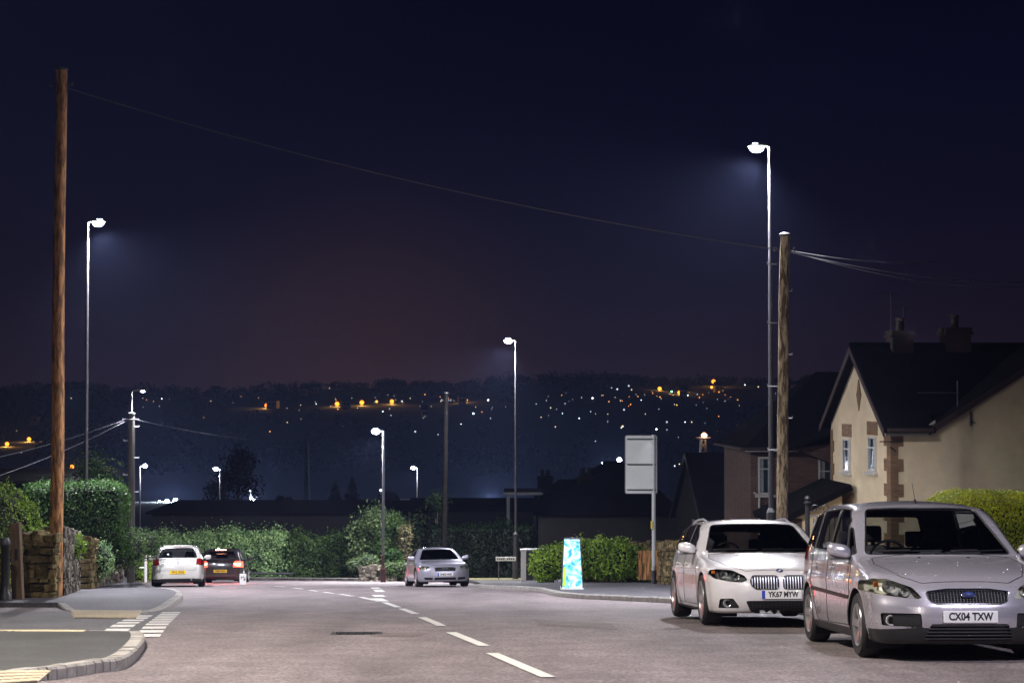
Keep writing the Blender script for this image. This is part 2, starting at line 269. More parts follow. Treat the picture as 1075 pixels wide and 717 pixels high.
M = dict(
 road=asphalt('asphalt_road', (.090, .077, .079), (.325, .276, .274), .34),
 tar=mat('crack_sealant', (.05, .045, .045), .55, noise=.3, scale=10),
 road_patch=asphalt('asphalt_repair', (.095, .078, .076), (.225, .185, .178), .4),
 pave=asphalt('asphalt_pavement', (.05, .05, .055), (.125, .122, .135), .25),
 pave_dark=asphalt('asphalt_pavement_dark', (.040, .042, .040), (.078, .080, .076), .2),
 side=asphalt('asphalt_side_road', (.07, .07, .072), (.17, .165, .17), .25),
 kerb=mat('concrete_kerb', (.30, .285, .26), .85, noise=.3, scale=6, bump=.4, bscale=40),
 white=mat('road_paint_white', (.62, .62, .58), .6, noise=.18, scale=14, bump=.2, bscale=60),
 tactile=mat('buff_tactile', (.15, .125, .085), .8, noise=.25, scale=5, bump=.3, bscale=30),
 soil=mat('soil_grass', (.035, .045, .02), .95, noise=.5, scale=1.5, bump=.5, bscale=20),
 hill=mat('far_land', (.022, .026, .022), .95, noise=.5, scale=.02),
 wood=mat('pole_wood', (.40, .19, .07), .75, noise=.55, scale=4, bump=.6, bscale=30, stretch=(4, 4, .6), hard=True),
 wood_grey=mat('pole_wood_weathered', (.16, .115, .06), .85, noise=.6, scale=4, bump=.9, bscale=30, stretch=(4, 4, .7), col2=(.75, .62, .40), hard=True),
 wood_black=mat('pole_wood_black', (.006, .0055, .005), .95, noise=.4, scale=3, spec=.1),  # near-black pole wood
 wood_dark=mat('pole_wood_dark', (.030, .026, .022), .85, noise=.4, scale=3, bump=.4, bscale=30, stretch=(6, 6, .35)),
 steel=mat('galvanised', (.09, .09, .10), .5, metal=.3, noise=.15, scale=4),
 steel_dk=mat('dark_column_paint', (.06, .062, .066), .45, metal=.2, noise=.2, scale=4),
 steel_rd=mat('red_column_paint', (.045, .008, .008), .5, noise=.2, scale=4),
 wood_old=mat('old_gate_timber', (.13, .085, .05), .9, noise=.5, scale=5, bump=.6, bscale=30, stretch=(5, 5, .5)),
 blister=mat('buff_blisters', (.48, .41, .27), .75, noise=.15, scale=6),
 post_grey=mat('sign_post_grey', (.46, .48, .49), .5, metal=.1, noise=.1, scale=3),
 sign_back=mat('sign_back_grey', (.60, .63, .61), .55, metal=.1, noise=.06, scale=1.5),
 black=mat('black_plastic', (.012, .012, .013), .45, noise=.2, scale=8),
 blackm=mat('black_matte', (.008, .008, .008), .9, noise=.2, scale=8),
 rubber=mat('tyre_rubber', (.018, .018, .019), .75, noise=.3, scale=12),
 render=mat('cream_render', (.66, .55, .36), .92, noise=.14, scale=.9, bump=.35, bscale=60),
 tile=mat('roof_slate', (.007, .0065, .007), 1.0, spec=.05, noise=.35, scale=1.5, bump=.3, bscale=15),
 brick=brick('red_brick', (.07, .024, .016), (.13, .055, .034), (.10, .085, .07)),
 brick_dk=brick('unlit_chimney_brick', (.030, .012, .010), (.05, .022, .016), (.03, .026, .024)),  # chimneys out of lamp reach: their shade is put into a darker brick
 quoin=brick('tan_quoin_brick', (.15, .075, .03), (.27, .145, .06), (.17, .13, .09)),
 barge=mat('bargeboard_paint', (.045, .026, .024), .6, noise=.2, scale=3),
 trim=mat('white_trim', (.50, .48, .44), .5, noise=.08, scale=3),
 glassd=mat('dark_window_glass', (.02, .03, .035), .08, spec=.8),
 curtain=mat('window_curtain', (.25, .28, .30), .8, noise=.3, scale=6),
 stone=stonemat('rubble_stone', (.09, .07, .035), (.27, .21, .11)),
 stone_gr=stonemat('rubble_stone_grey', (.07, .062, .055), (.28, .25, .22)),
 mortar=mat('mortar', (.05, .045, .035), .95, noise=.3, scale=4, bump=.5, bscale=20),
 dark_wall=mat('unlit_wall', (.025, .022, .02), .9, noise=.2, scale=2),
 shed=mat('shed_cladding', (.010, .009, .011), .7, noise=.2, scale=1),
 hedge=leafmat('privet_leaves', (.018, .055, .012), (.06, .13, .03)),
 hedge_y=leafmat('golden_privet_leaves', (.30, .38, .015), (.62, .66, .06)),
 hedge_l=leafmat('laurel_leaves', (.14, .28, .03), (.36, .52, .08)),
 hedge_m=leafmat('mixed_hedge_leaves', (.12, .24, .09), (.40, .58, .28)),
 hedge_dk=leafmat('unlit_dark_leaves', (.003, .006, .003), (.007, .012, .006), .1, 1.0, 0),  # unlit look of hedge, trees and woods put into near-black leaf colours
 hedge_dim=leafmat('dim_garden_leaves', (.008, .018, .006), (.022, .04, .014), .2, .9, .1),
 hedge_b=leafmat('lit_edge_leaves', (.10, .10, .05), (.22, .20, .10)),  # lit end of the dark hedge: lamplight put into paler leaf colours
 willow=leafmat('feathery_leaves', (.06, .10, .04), (.15, .22, .09)),
 ivy=leafmat('ivy_leaves', (.03, .07, .02), (.10, .17, .05)),
 core=mat('hedge_core', (.008, .012, .006), .95, noise=.3, scale=4),
 bark=mat('bark', (.05, .04, .03), .9, noise=.4, scale=6, bump=.5),
 chrome=mat('chrome', (.75, .75, .77), .12, metal=1, noise=.03, scale=5),
 alloy=mat('alloy_wheel', (.52, .52, .54), .3, metal=.85, noise=.06, scale=5),
 alloy_dk=mat('alloy_wheel_dark', (.22, .22, .23), .35, metal=.8, noise=.1, scale=5),
 glass=glassmat('car_glass', .75), glass_s=glassmat('car_side_glass', .45), lens=glassmat('lamp_lens', .88),
 refl=mat('lamp_reflector', (.75, .74, .70), .25, metal=.5, noise=.05, scale=10),
 refl_dk=mat('lamp_housing_grey', (.62, .59, .50), .35, metal=.15, noise=.1, scale=10),
 orange=mat('indicator_orange', (.8, .22, .03), .3),
 redl=mat('tail_lens_red', (.20, .005, .008), .15, coat=1, emit=(1, .03, .03), estr=.02),
 redlit=emis('tail_lamp_lit', (1, .05, .03), 9.0), redhot=emis('brake_lamp_lit', (1, .35, .2), 22.0),
 plate_w=mat('plate_white', (.78, .78, .76), .4, noise=.03, scale=5), plate_y=mat('plate_yellow', (.80, .52, .02), .4, noise=.03, scale=5),
 blue=mat('plate_band_blue', (.02, .06, .45), .4), ink=mat('plate_ink', (.01, .01, .012), .4),
 fabric=mat('seat_fabric', (.13, .13, .15), .9, noise=.3, scale=20), dash=mat('dashboard_plastic', (.05, .05, .055), .7, noise=.2, scale=10),
 bowl=emis('lantern_led', (.88, .93, 1), 900.0), bowl_far=emis('far_led', (.85, .92, 1), 40.0),
 yellow=mat('yellow_band', (.75, .62, .03), .5, noise=.05, scale=5),
 iron=mat('wrought_iron', (.012, .012, .012), .5, noise=.2, scale=9),
 wire_lit=mat('cable_lit_sheath', (.55, .55, .58), .5, noise=.1, scale=3), wire=mat('cable_sheath', (.14, .14, .16), .5, noise=.1, scale=3), wire_dk=mat('cable_dark', (.05, .05, .055), .6, noise=.1, scale=3),  # wire_lit: lamplight put into a paler copy of the sheath colour
)
# ------------------------------------------------------------------ cars: a smooth body field, meshed, then split into doors, glass, lamps ...
def pchip(pts):
    x = np.array([p[0] for p in pts], float); y = np.array([p[1] for p in pts], float)
    h = np.diff(x); d = np.diff(y) / h; m = np.zeros(len(x)); m[0], m[-1] = d[0], d[-1]
    for i in range(1, len(x) - 1):
        if d[i - 1] * d[i] > 0:
            w1, w2 = 2 * h[i] + h[i - 1], h[i] + 2 * h[i - 1]; m[i] = (w1 + w2) / (w1 / d[i - 1] + w2 / d[i])
    X = np.linspace(x[0], x[-1], 600); i = np.clip(np.searchsorted(x, X, side='right') - 1, 0, len(x) - 2)
    t = (X - x[i]) / h[i]; Y = (1 + 2 * t) * (1 - t) ** 2 * y[i] + t * (1 - t) ** 2 * h[i] * m[i] + t * t * (3 - 2 * t) * y[i + 1] + t * t * (t - 1) * h[i] * m[i + 1]
    return lambda q: np.interp(q, X, Y)
def smax(a, b, k): h = np.maximum(k - np.abs(a - b), 0) / k; return np.maximum(a, b) + h * h * k * .25
def smin(a, b, k): return -smax(-a, -b, k)
def bodyfield(s):
    plan, sect, deck, roof = pchip(s['plan']), pchip(s['sect']), pchip(s['deck']), pchip(s['roof'])
    nose, tail = pchip(s['nose']), pchip(s['tail']); L = s['L']
    z0, y0, sl = s['ws']; zr, yr, sr = s['rg']; k = s.get('k', .09); kc = s.get('kc', .10)
    arcs = s['axles']
    def f(x, y, z):
        ax = np.abs(x); W = plan(y) + sect(z)
        for ya in arcs:
            r = np.sqrt((y - ya) ** 2 + (z - s['wr']) ** 2); W = W + s['flare'] * np.exp(-((r - s['ar']) / .07) ** 2)
        crown = s.get('hcrown', .045) * (ax / .9) ** 2
        side = ax - W; topd = z - (deck(y) - crown)
        fr = (nose(z) + s['nc'] * (ax / .9) ** 3.2) - y; re = y - (L - tail(z) - s['tcv'] * (ax / .9) ** 3)
        low = smax(side, topd, s.get('kt', .09)); ends = smax(fr, re, .05); low = smax(low, ends, k); low = smax(low, .17 - z + 0 * y, .05)
        C = plan(y) - s['in'] - np.maximum(z - s['zb'], 0) * s['tum']
        c = smax(ax - C, z - (roof(y) - s['rcrown'] * (ax / .6) ** 2), kc)
        wsd = (y0 + (z - z0) * sl + s['wc'] * ax ** 2 - y) / math.sqrt(1 + sl * sl); rgd = (y - (yr - (z - zr) * sr - .10 * ax ** 2)) / math.sqrt(1 + sr * sr)
        c = smax(c, smax(wsd, rgd, .03), s.get('kw', .06)); c = smax(c, .6 - z, .02); c = smax(c, re + .006, .05)
        return smin(low, c, s.get('kj', .035))
    return f
def grad(f, P, e=.002):
    g = np.zeros_like(P)
    for a in range(3):
        d = np.zeros(3); d[a] = e; g[:, a] = (f(*(P + d).T) - f(*(P - d).T)) / (2 * e)
    return g
def nets(f, lo, hi, h):
    n = [int(math.ceil((hi[i] - lo[i]) / h)) + 1 for i in range(3)]
    ax = [lo[i] + h * np.arange(n[i]) for i in range(3)]
    X, Y, Z = np.meshgrid(*ax, indexing='ij'); F = f(X, Y, Z); neg = F < 0
    acc = np.zeros((n[0] - 1, n[1] - 1, n[2] - 1, 3)); cnt = np.zeros(acc.shape[:3]); sh = acc.shape[:3]
    def sl(o): return tuple(slice(o[i], o[i] + sh[i]) for i in range(3))
    base = np.stack(np.meshgrid(*[np.arange(sh[i]) for i in range(3)], indexing='ij'), -1)
    for a in range(3):
        o_ = [i for i in range(3) if i != a]
        for u in (0, 1):
            for v in (0, 1):
                c0 = [0, 0, 0]; c0[o_[0]] = u; c0[o_[1]] = v; c1 = list(c0); c1[a] = 1
                A, B = F[sl(c0)], F[sl(c1)]; m = (A < 0) != (B < 0); t = np.where(m, A / np.where(m, A - B, 1), 0)
                p = np.zeros(acc.shape); p[..., a] = t; p[..., o_[0]] = u; p[..., o_[1]] = v; acc += np.where(m[..., None], p, 0); cnt += m
    act = cnt > 0; idx = -np.ones(sh, int); idx[act] = np.arange(act.sum())
    V = (base[act] + acc[act] / cnt[act][:, None]) * h + np.array(lo)
    fs = []
    for a in range(3):
        o_ = [i for i in range(3) if i != a]; b, c = o_
        s0 = [slice(1, n[i] - 1) for i in range(3)]; s0[a] = slice(0, n[a] - 1); s1 = list(s0); s1[a] = slice(1, n[a])
        A, B = neg[tuple(s0)], neg[tuple(s1)]; m = A != B; I = np.argwhere(m) + np.array([0 if i == a else 1 for i in range(3)])
        def cell(db, dc):
            J = I.copy(); J[:, b] -= db; J[:, c] -= dc; return idx[J[:, 0], J[:, 1], J[:, 2]]
        q = np.stack([cell(1, 1), cell(0, 1), cell(0, 0), cell(1, 0)], 1); sgn = A[m]
        flip = sgn if a != 1 else ~sgn
        q[~flip] = q[~flip][:, ::-1]; fs.append(q)
    Fq = np.concatenate(fs)
    for _ in range(5):
        g = grad(f, V); fv = f(*V.T); V = V - g * (fv / np.maximum((g ** 2).sum(1), .2))[:, None]
    return V, Fq
def inpoly(P, poly):
    x, y = P[:, 0], P[:, 1]; n = len(poly); r = np.zeros(len(P), bool)
    for i in range(n):
        x1, y1 = poly[i]; x2, y2 = poly[(i + 1) % n]
        if y1 == y2: continue
        c = ((y1 > y) != (y2 > y)) & (x < (x2 - x1) * (y - y1) / (y2 - y1) + x1); r ^= c
    return r
def nearest(P, poly):
    best = np.full(len(P), 1e9); out = P.copy(); n = len(poly)
    for i in range(n):
        a, b = np.array(poly[i]), np.array(poly[(i + 1) % n]); d = b - a; t = np.clip(((P - a) @ d) / (d @ d + 1e-12), 0, 1); q = a + t[:, None] * d
        e = ((P - q) ** 2).sum(1); m = e < best; best[m] = e[m]; out[m] = q[m]
    return out
def circ(c, r, n=56): return [(c[0] + r * math.cos(2 * math.pi * i / n), c[1] + r * math.sin(2 * math.pi * i / n)) for i in range(n)]
def rpoly(poly, r=.03, n=4):
    out = []; m = len(poly)
    for i in range(m):
        p0, p, p1 = (np.array(poly[(i - 1) % m], float), np.array(poly[i], float), np.array(poly[(i + 1) % m], float))
        a, b = p0 - p, p1 - p; la, lb = np.linalg.norm(a), np.linalg.norm(b); rr = min(r, la * .4, lb * .4); A, B = p + a / la * rr, p + b / lb * rr
        for k in range(n + 1):
            t = k / n; out.append(tuple((1 - t) ** 2 * A + 2 * t * (1 - t) * p + t * t * B))
    return out
class Body:
    AX = {'side': (1, 2, 0), 'front': (0, 2, 1), 'rear': (0, 2, 1), 'top': (0, 1, 2)}
    def __init__(s, spec, h):
        s.sp = spec; s.f = bodyfield(spec); L = spec['L']
        s.V, s.F = nets(s.f, (-1.02, -.06, .1), (1.02, L + .06, spec['H'] + .06), h)
        s.lock = np.zeros(len(s.V), bool)
        s.region = np.zeros(len(s.F), int); s.names = ['body']
        s.N = grad(s.f, s.V); s.N /= np.linalg.norm(s.N, axis=1)[:, None] + 1e-9
    def split(s, axis, poly, sx=0, rng_=None, nmin=.25, frm=None):
        """claim the faces under a 2-D outline; sx = -1/1 keeps one side only"""
        a, b, k = s.AX[axis]; c = s.V[s.F].mean(1); n = s.N[s.F].mean(1)
        ok = inpoly(c[:, [a, b]], poly)
        if axis == 'side': ok &= (np.sign(c[:, 0]) == sx) & (np.abs(n[:, 0]) > nmin)
        if axis == 'front': ok &= (c[:, 1] < s.sp['L'] * .62) & (n[:, 1] < (-nmin if nmin > .0 else .3))
        if axis == 'rear': ok &= (c[:, 1] > s.sp['L'] * .62) & (n[:, 1] > (nmin if nmin > .0 else -.3))
        if axis == 'top': ok &= n[:, 2] > nmin
        if axis != 'side' and sx: ok &= np.sign(c[:, 0]) == sx
        if axis == 'rear' and not rng_: ok &= c[:, 1] > s.sp['L'] - .62
        if rng_: ok &= (c[:, k] > rng_[0]) & (c[:, k] < rng_[1])
        ok &= np.isin(s.region, frm if frm is not None else [0])
        rid = len(s.names); s.names.append(axis)
        old = s.region.copy()
        s.region[ok] = rid
        ins = np.zeros(len(s.V), bool); ins[s.F[ok].ravel()] = True; out = np.zeros(len(s.V), bool); out[s.F[~ok].ravel()] = True
        bd = np.where(ins & out & ~s.lock)[0]
        if len(bd):
            P = s.V[bd]; q = nearest(P[:, [a, b]], poly); dist = np.linalg.norm(q - P[:, [a, b]], axis=1); good = dist < .05; bd, P, q = bd[good], P[good], q[good]
            P = P.copy(); P[:, a] = q[:, 0]; P[:, b] = q[:, 1]
            for _ in range(4):
                d = np.zeros(3); d[k] = .002; g = (s.f(*(P + d).T) - s.f(*(P - d).T)) / .004; st = np.where(np.abs(g) > .25, s.f(*P.T) / np.where(np.abs(g) > .25, g, 1), 0); P[:, k] -= np.clip(st, -.03, .03)
            s.V[bd] = P; s.lock[bd] = True
            nn = grad(s.f, P); s.N[bd] = nn / (np.linalg.norm(nn, axis=1)[:, None] + 1e-9)
        return rid
    def emit(s, name, rid, mt, parent, push=0.0, solid=0.0, skirt=None, flat=None):
        fs = s.F[np.isin(s.region, rid if isinstance(rid, (list, tuple)) else [rid])]
        if not len(fs): return None
        u, inv = np.unique(fs.ravel(), return_inverse=True); V = s.V[u] - s.N[u] * push; N = s.N[u]; F = inv.reshape(-1, 4)
        vs, ffs = [V], [F]; nn = [N]
        if skirt:
            E = {}
            for q in F:
                for i in range(4):
                    e = (q[i], q[(i + 1) % 4]); E[e] = 1
            bd = [e for e in E if (e[1], e[0]) not in E]
            bv = sorted({i for e in bd for i in e}); mp = {v: j + len(V) for j, v in enumerate(bv)}
            V2 = s.V[u][bv] - s.N[u][bv] * (push + skirt); vs.append(V2); nn.append(N[bv]); ffs.append(np.array([(a, b, mp[b], mp[a]) for a, b in bd]))
        V = np.concatenate(vs); F = np.concatenate(ffs); NN = np.concatenate(nn)
        o = npmesh(name, V, F, mt, parent, True); me = o.data
        try: me.normals_split_custom_set_from_vertices([tuple(map(float, q)) for q in NN])
        except Exception: pass
        return o
    def cast(s, axis, a, b, sgn=-1):
        """outermost surface point seen along an axis; sgn = side it is seen from"""
        i, j, k = s.AX[axis]; lim = {0: 1.1, 1: s.sp['L'] + .1, 2: 1.75}[k]
        st = lim * sgn if k != 1 else (-.1 if sgn < 0 else lim)
        if k == 2: st = lim; sgn = 1
        t = st; p = [0, 0, 0]; p[i], p[j] = a, b
        ts = st - sgn * np.arange(0, 2.6, .01); P = np.zeros((len(ts), 3)); P[:, i] = a; P[:, j] = b; P[:, k] = ts
        F = s.f(*P.T); neg = np.where(F < 0)[0]
        if not len(neg): return None
        lo, hi = ts[max(neg[0] - 1, 0)], ts[neg[0]]
        for _ in range(12):
            m = (lo + hi) / 2; P1 = np.array([P[0]]); P1[0, k] = m
            if s.f(*P1.T)[0] < 0: hi = m
            else: lo = m
        p[k] = (lo + hi) / 2; return Vector(p)
    def line(s, axis, pts, sgn=-1, step=.05, off=0.0):
        out = []
        for (a, b), (c, d) in zip(pts[:-1], pts[1:]):
            n = max(1, int(math.hypot(c - a, d - b) / step))
            for i in range(n):
                t = i / n; q = s.cast(axis, a + (c - a) * t, b + (d - b) * t, sgn)
                if q is not None: out.append(q)
        q = s.cast(axis, pts[-1][0], pts[-1][1], sgn)
        if q is not None: out.append(q)
        if off:
            P = np.array([tuple(p) for p in out]); g = grad(s.f, P); g /= np.linalg.norm(g, axis=1)[:, None]; out = [Vector(p) for p in P + g * off]
        return out
def text_mesh(name, txt, size, mt, parent, loc, rot, bold=.012, width=None, ext=.001):
    cu = bpy.data.curves.new(name, 'FONT'); cu.body = txt; cu.size = size; cu.align_x = 'CENTER'; cu.align_y = 'CENTER'; cu.offset = bold * size; cu.extrude = ext; cu.resolution_u = 3
    tmp = bpy.data.objects.new('tmp', cu); COL.objects.link(tmp); bpy.context.view_layer.update()
    me = bpy.data.meshes.new_from_object(tmp); bpy.data.objects.remove(tmp)
    if width:
        xs = [v.co.x for v in me.vertices]; k = width / (max(xs) - min(xs))
        for v in me.vertices: v.co.x *= k
    me.materials.clear(); o = link(name, me, mt, parent); o.location = loc; o.rotation_euler = rot
    return o
def plate(B, root, z, txt, rear=False, y=None, label=None, band=True, tw=.40):
    L = B.sp['L']; p = B.cast('rear' if rear else 'front', 0.0, z, 1 if rear else -1); yy = p.y + (.012 if rear else -.014)
    mb = MB(); mb.box((0, yy, z), (.52, .012, .111)); o = mb.build('number_plate', M['plate_y'] if rear else M['plate_w'], root, bevel=.003)
    if label: o['label'] = label
    sg = 1 if rear else -1
    if band:
        b2 = MB(); b2.box((-.238 * (-sg), yy + sg * .0068, z), (.042, .002, .105)); b2.build('blue_band', M['blue'], o)
    text_mesh('plate_text', txt, .098, M['ink'], o, ((.022 if band else 0) * (1 if not rear else -1), yy + sg * .0075, z - .001), (R(90), 0, R(180) if rear else 0), bold=.034, width=tw)
    return o
def badge(B, root, z, kind, rear=False, y=None, r=.042, x=0, axis=None, parent=None):
    sg = 1 if rear else -1; p = B.cast('rear' if rear else 'front', x, z, sg); P = np.array([tuple(p)]); g = grad(B.f, P)[0]; g /= np.linalg.norm(g)
    e = empty('badge', parent or root, tuple(p + Vector(g) * (-.004 if kind != 'rings' else .03)), (0, 0, 0)); e.rotation_mode = 'QUATERNION'; e.rotation_quaternion = Vector((0, 0, 1)).rotation_difference(Vector(g))
    return e
def make_wheel(parent, x, y, wr, tw, rimr, spokes, side, am, double=False, sw=.05):
    e = empty('wheel', parent, (x, y, wr)); s = side; ti = MB()
    prof = [(rimr, -tw / 2), (rimr + .012, -tw / 2 + .004), (wr - .03, -tw / 2 - .008), (wr - .006, -tw / 2 + .02), (wr, -tw / 2 + .045), (wr, tw / 2 - .045), (wr - .006, tw / 2 - .02), (wr - .03, tw / 2 + .008), (rimr + .012, tw / 2 - .004), (rimr, tw / 2)]
    ti.lathe([(r, h * s) for r, h in prof], n=40, axis='x'); ti.build('tyre', M['rubber'], e, smooth=True)
    rm = MB(); o = s * tw / 2
    rm.lathe([(rimr + .008, o + s * .0), (rimr + .004, o + s * .006), (rimr - .016, o - s * .002), (rimr - .026, o - s * .03), (rimr - .03, o - s * tw * .9)], n=40, axis='x')
    for i in range(spokes):
        a0 = 2 * math.pi * i / spokes + .1
        for da in ((-.11, .11) if double else (0,)):
            a = a0 + da; p0 = Vector((o - s * .022, math.cos(a0 + da * .6) * .05, math.sin(a0 + da * .6) * .05)); p1 = Vector((o - s * .006, math.cos(a) * (rimr - .012), math.sin(a) * (rimr - .012)))
            d = (p1 - p0).normalized(); sd = d.cross(Vector((1, 0, 0))).normalized(); w0, w1 = sw * .55, sw * .42; t = Vector((-s * .028, 0, 0))
            vs = [p0 - sd * w0, p0 + sd * w0, p1 + sd * w1, p1 - sd * w1]; rm.add(vs + [v + t for v in vs], [(0, 1, 2, 3), (7, 6, 5, 4), (0, 4, 5, 1), (1, 5, 6, 2), (2, 6, 7, 3), (3, 7, 4, 0)])
    rm.lathe([(.0, o - s * .008), (.03, o - s * .008), (.034, o - s * .012), (.07, o - s * .02), (.075, o - s * .04)], n=20, axis='x')
    for k in range(5):
        a = 2 * math.pi * k / 5; rm.lathe([(0, o - s * .010), (.009, o - s * .010), (.011, o - s * .02)], c=(0, math.cos(a) * .052, math.sin(a) * .052), n=6, axis='x')
    rm.build('rim', am, e, smooth=True)
    dk = MB(); dk.lathe([(0, o - s * .075), (rimr - .03, o - s * .075)], n=30, axis='x'); dk.lathe([(.05, o - s * .06), (.145, o - s * .06), (.15, o - s * .068)], n=30, axis='x', mi=1); dk.build('brake_disc', [M['blackm'], M['steel']], e)
def build_car(root, sp):
    """root: Empty at the ground below the front bumper; front looks along local -Y"""
    h = sp['res']; B = Body(sp, h); pm = sp['paint']; L = sp['L']; out = {}
    for i, ya in enumerate(sp['axles']):
        for sx in (-1, 1):
            r = B.split('side', circ((ya, sp['wr']), sp['ar']), sx, nmin=-1); c = B.V[B.F].mean(1)
            B.region[(B.region == r) & (np.abs(c[:, 0]) < .5)] = 0; B.region[B.region == r] = -1
    body_ids = [0]; emits = []; trims = []
    # glass
    for axis, nm in (('front', 'windscreen'), ('rear', 'rear_window')):
        if nm in sp:
            poly = rpoly(sp[nm], .05); r = B.split(axis, poly, 0, rng_=sp.get(nm + '_rng'), nmin=.1); emits.append((nm, r, M['glass'] if nm == 'windscreen' else M['glass_s'], dict(push=.006)))
            trims.append((axis, poly, 0))
    for poly in sp['side_glass']:
        poly = rpoly(poly, .03)
        for sx in (-1, 1):
            r = B.split('side', poly, sx, nmin=.2); emits.append(('side_window', r, M['glass_s'], dict(push=.005))); trims.append(('side', poly, sx))
    # lamps, grilles, trims
    for d in sp['regions']:
        for sx in ((-1, 1) if d.get('pair') else (0,)):
            poly = d['poly'] if not d.get('pair') or d['axis'] == 'side' else [(x * sx, z) for x, z in d['poly']]
            if d.get('round', .02): poly = rpoly(poly, d.get('round', .02))
            r = B.split(d['axis'], poly, sx if d.get('pair') else 0, rng_=d.get('rng'), nmin=d.get('nmin', 0.0))
            emits.append((d['name'], r, d['mat'], dict(push=d.get('push', 0), skirt=d.get('skirt')), d, sx, poly))
            if d.get('edge'): trims.append((d['axis'], poly, sx if d['axis'] == 'side' else 0))
    # bonnet, doors, tailgate
    panels = []
    if 'bonnet' in sp: panels.append(('bonnet', 'top', sp['bonnet'], 0))
    for poly in sp['doors']:
        for sx in (-1, 1): panels.append(('door', 'side', poly, sx))
    if 'tailgate' in sp: panels.append(('tailgate', 'rear', sp['tailgate'], 0))
    if 'bumper_z' in sp: pass
    door_objs = []
    pid = []
    for nm, ax, poly, sx in panels:
        poly = rpoly(poly, .05 if ax != 'top' else .03); r = B.split(ax, poly, sx, nmin=.3 if ax == 'top' else .15, frm=[0]); pid.append((nm, ax, poly, sx, r))
    B.emit('body', [0], pm, root)
    for nm, ax, poly, sx, r in pid:
        o = B.emit(nm, r, pm, root)
        if o is None: continue
        if nm == 'door': door_objs.append((o, poly, sx))
        sgn = {'side': sx, 'top': 1, 'rear': 1}[ax]
        g = MB(); pts = B.line(ax, list(poly) + [poly[0]], sgn, .04)
        zr = sp['zb'] + .0
        # gap lines only below the glass, where they are shut lines
        run = []
        for p in pts:
            if ax == 'side' and p.z > zr - .01:
                if len(run) > 1: g.tube(run, .0042, 5)
                run = []
            else: run.append(p)
        if len(run) > 1: g.tube(run, .0042, 5)
        if g.v: g.build('shut_line', M['blackm'], o)
    for e in emits:
        nm, r, m_, kw = e[:4]
        o = B.emit(nm, r, m_, root, **kw)
        if len(e) > 4 and o is not None:
            d, sx, poly = e[4:]
            if nm == 'headlight': B.emit('lamp_housing', r, M[sp.get('housing', 'refl_dk')], o, push=.06, skirt=-.056)
            if d.get('fill'): d['fill'](B, o, sx or 1, poly)
    keep = [0] + [p_[4] for p_ in pid] + [e_[1] for e_ in emits if e_[0] in ('tail_light', 'sill', 'bumper_strip')]
    B.emit('cabin_lining', keep, M['fabric'], root, push=.022)
    # rubber round the glass
    tr = MB()
    for ax, poly, sx in trims:
        pts = B.line(ax, list(poly) + [poly[0]], sx if ax == 'side' else (1 if ax == 'rear' else -1), .03)
        if len(pts) > 2: tr.tube(pts, sp.get('trim_r', .009), 6)
    tr.build('window_seals', M['black'], root, smooth=True)
    # arch liners, floor, interior
    for ya in sp['axles']:
        for sx in (-1, 1):
            al = MB(); W = float(pchip(sp['plan'])(ya)); ring = [(ya + math.cos(a) * (sp['ar'] + .004), sp['wr'] + math.sin(a) * (sp['ar'] + .004)) for a in np.linspace(-.62, math.pi + .62, 22)]
            n = len(ring); vs = [(sx * (W - .012), y, z) for y, z in ring] + [(sx * .5, y, z) for y, z in ring]
            al.add(vs, [(i, i + 1, n + i + 1, n + i) for i in range(n - 1)]); al.add([(sx * .5, y, z) for y, z in ring], [tuple(range(n))])
            al.build('wheel_arch_liner', M['blackm'], root, fixn=False)
    zb, wr = sp['zb'], sp['wr']; y0 = sp['ws'][1]; xw = float(pchip(sp['plan'])(L * .5)) - .13
    it = MB(); it.box((0, y0 + .30, zb - .20), (2 * xw, .55, .30)); it.box((0, y0 + .55, zb - .045), (2 * xw - .02, .30, .06)); it.box((-.0, L * .55, .32), (2 * xw, L * .6, .06)); it.box((.36, y0 + .58, zb - .0), (.38, .16, .07))
    for sx in (-1, 1): it.box((sx * (xw + .03), (y0 + L) / 2, zb - .30), (.03, L - y0 - .7, .5))
    it.build('dashboard', M['dash'], root, bevel=.02)
    sd = 1   # right hand drive: the wheel sits on the car's own right, seen on the left from ahead
    stw = MB(); c = Vector((-.37, y0 + .78, zb - .02)); n_ = Vector((0, .9, .42)).normalized(); a_ = Vector((1, 0, 0)); b_ = n_.cross(a_)
    stw.tube([c + (a_ * math.cos(t) + b_ * math.sin(t)) * .185 for t in np.linspace(0, 2 * math.pi, 33)], .015, 8, cap=False)
    for t in (R(0), R(180), R(-90)): stw.tube([c, c + (a_ * math.cos(t) + b_ * math.sin(t)) * .18], .02, 6)
    stw.tube([c - n_ * .03, c + n_ * .02], .06, 12); stw.build('steering_wheel', M['black'], root, smooth=True)
    def seat(x, y, wd=.48, ht=.62):
        m = MB(); m.box((x, y, .52), (wd, .5, .16)); zt = .58
        m.add([(x - wd / 2, y + .22, zt), (x + wd / 2, y + .22, zt), (x + wd / 2, y + .34, zt), (x - wd / 2, y + .34, zt), (x - wd * .4, y + .40, zt + ht - .14), (x + wd * .4, y + .40, zt + ht - .14), (x + wd * .4, y + .49, zt + ht - .14), (x - wd * .4, y + .49, zt + ht - .14)], [(0, 3, 2, 1), (4, 5, 6, 7), (0, 1, 5, 4), (1, 2, 6, 5), (2, 3, 7, 6), (3, 0, 4, 7)])
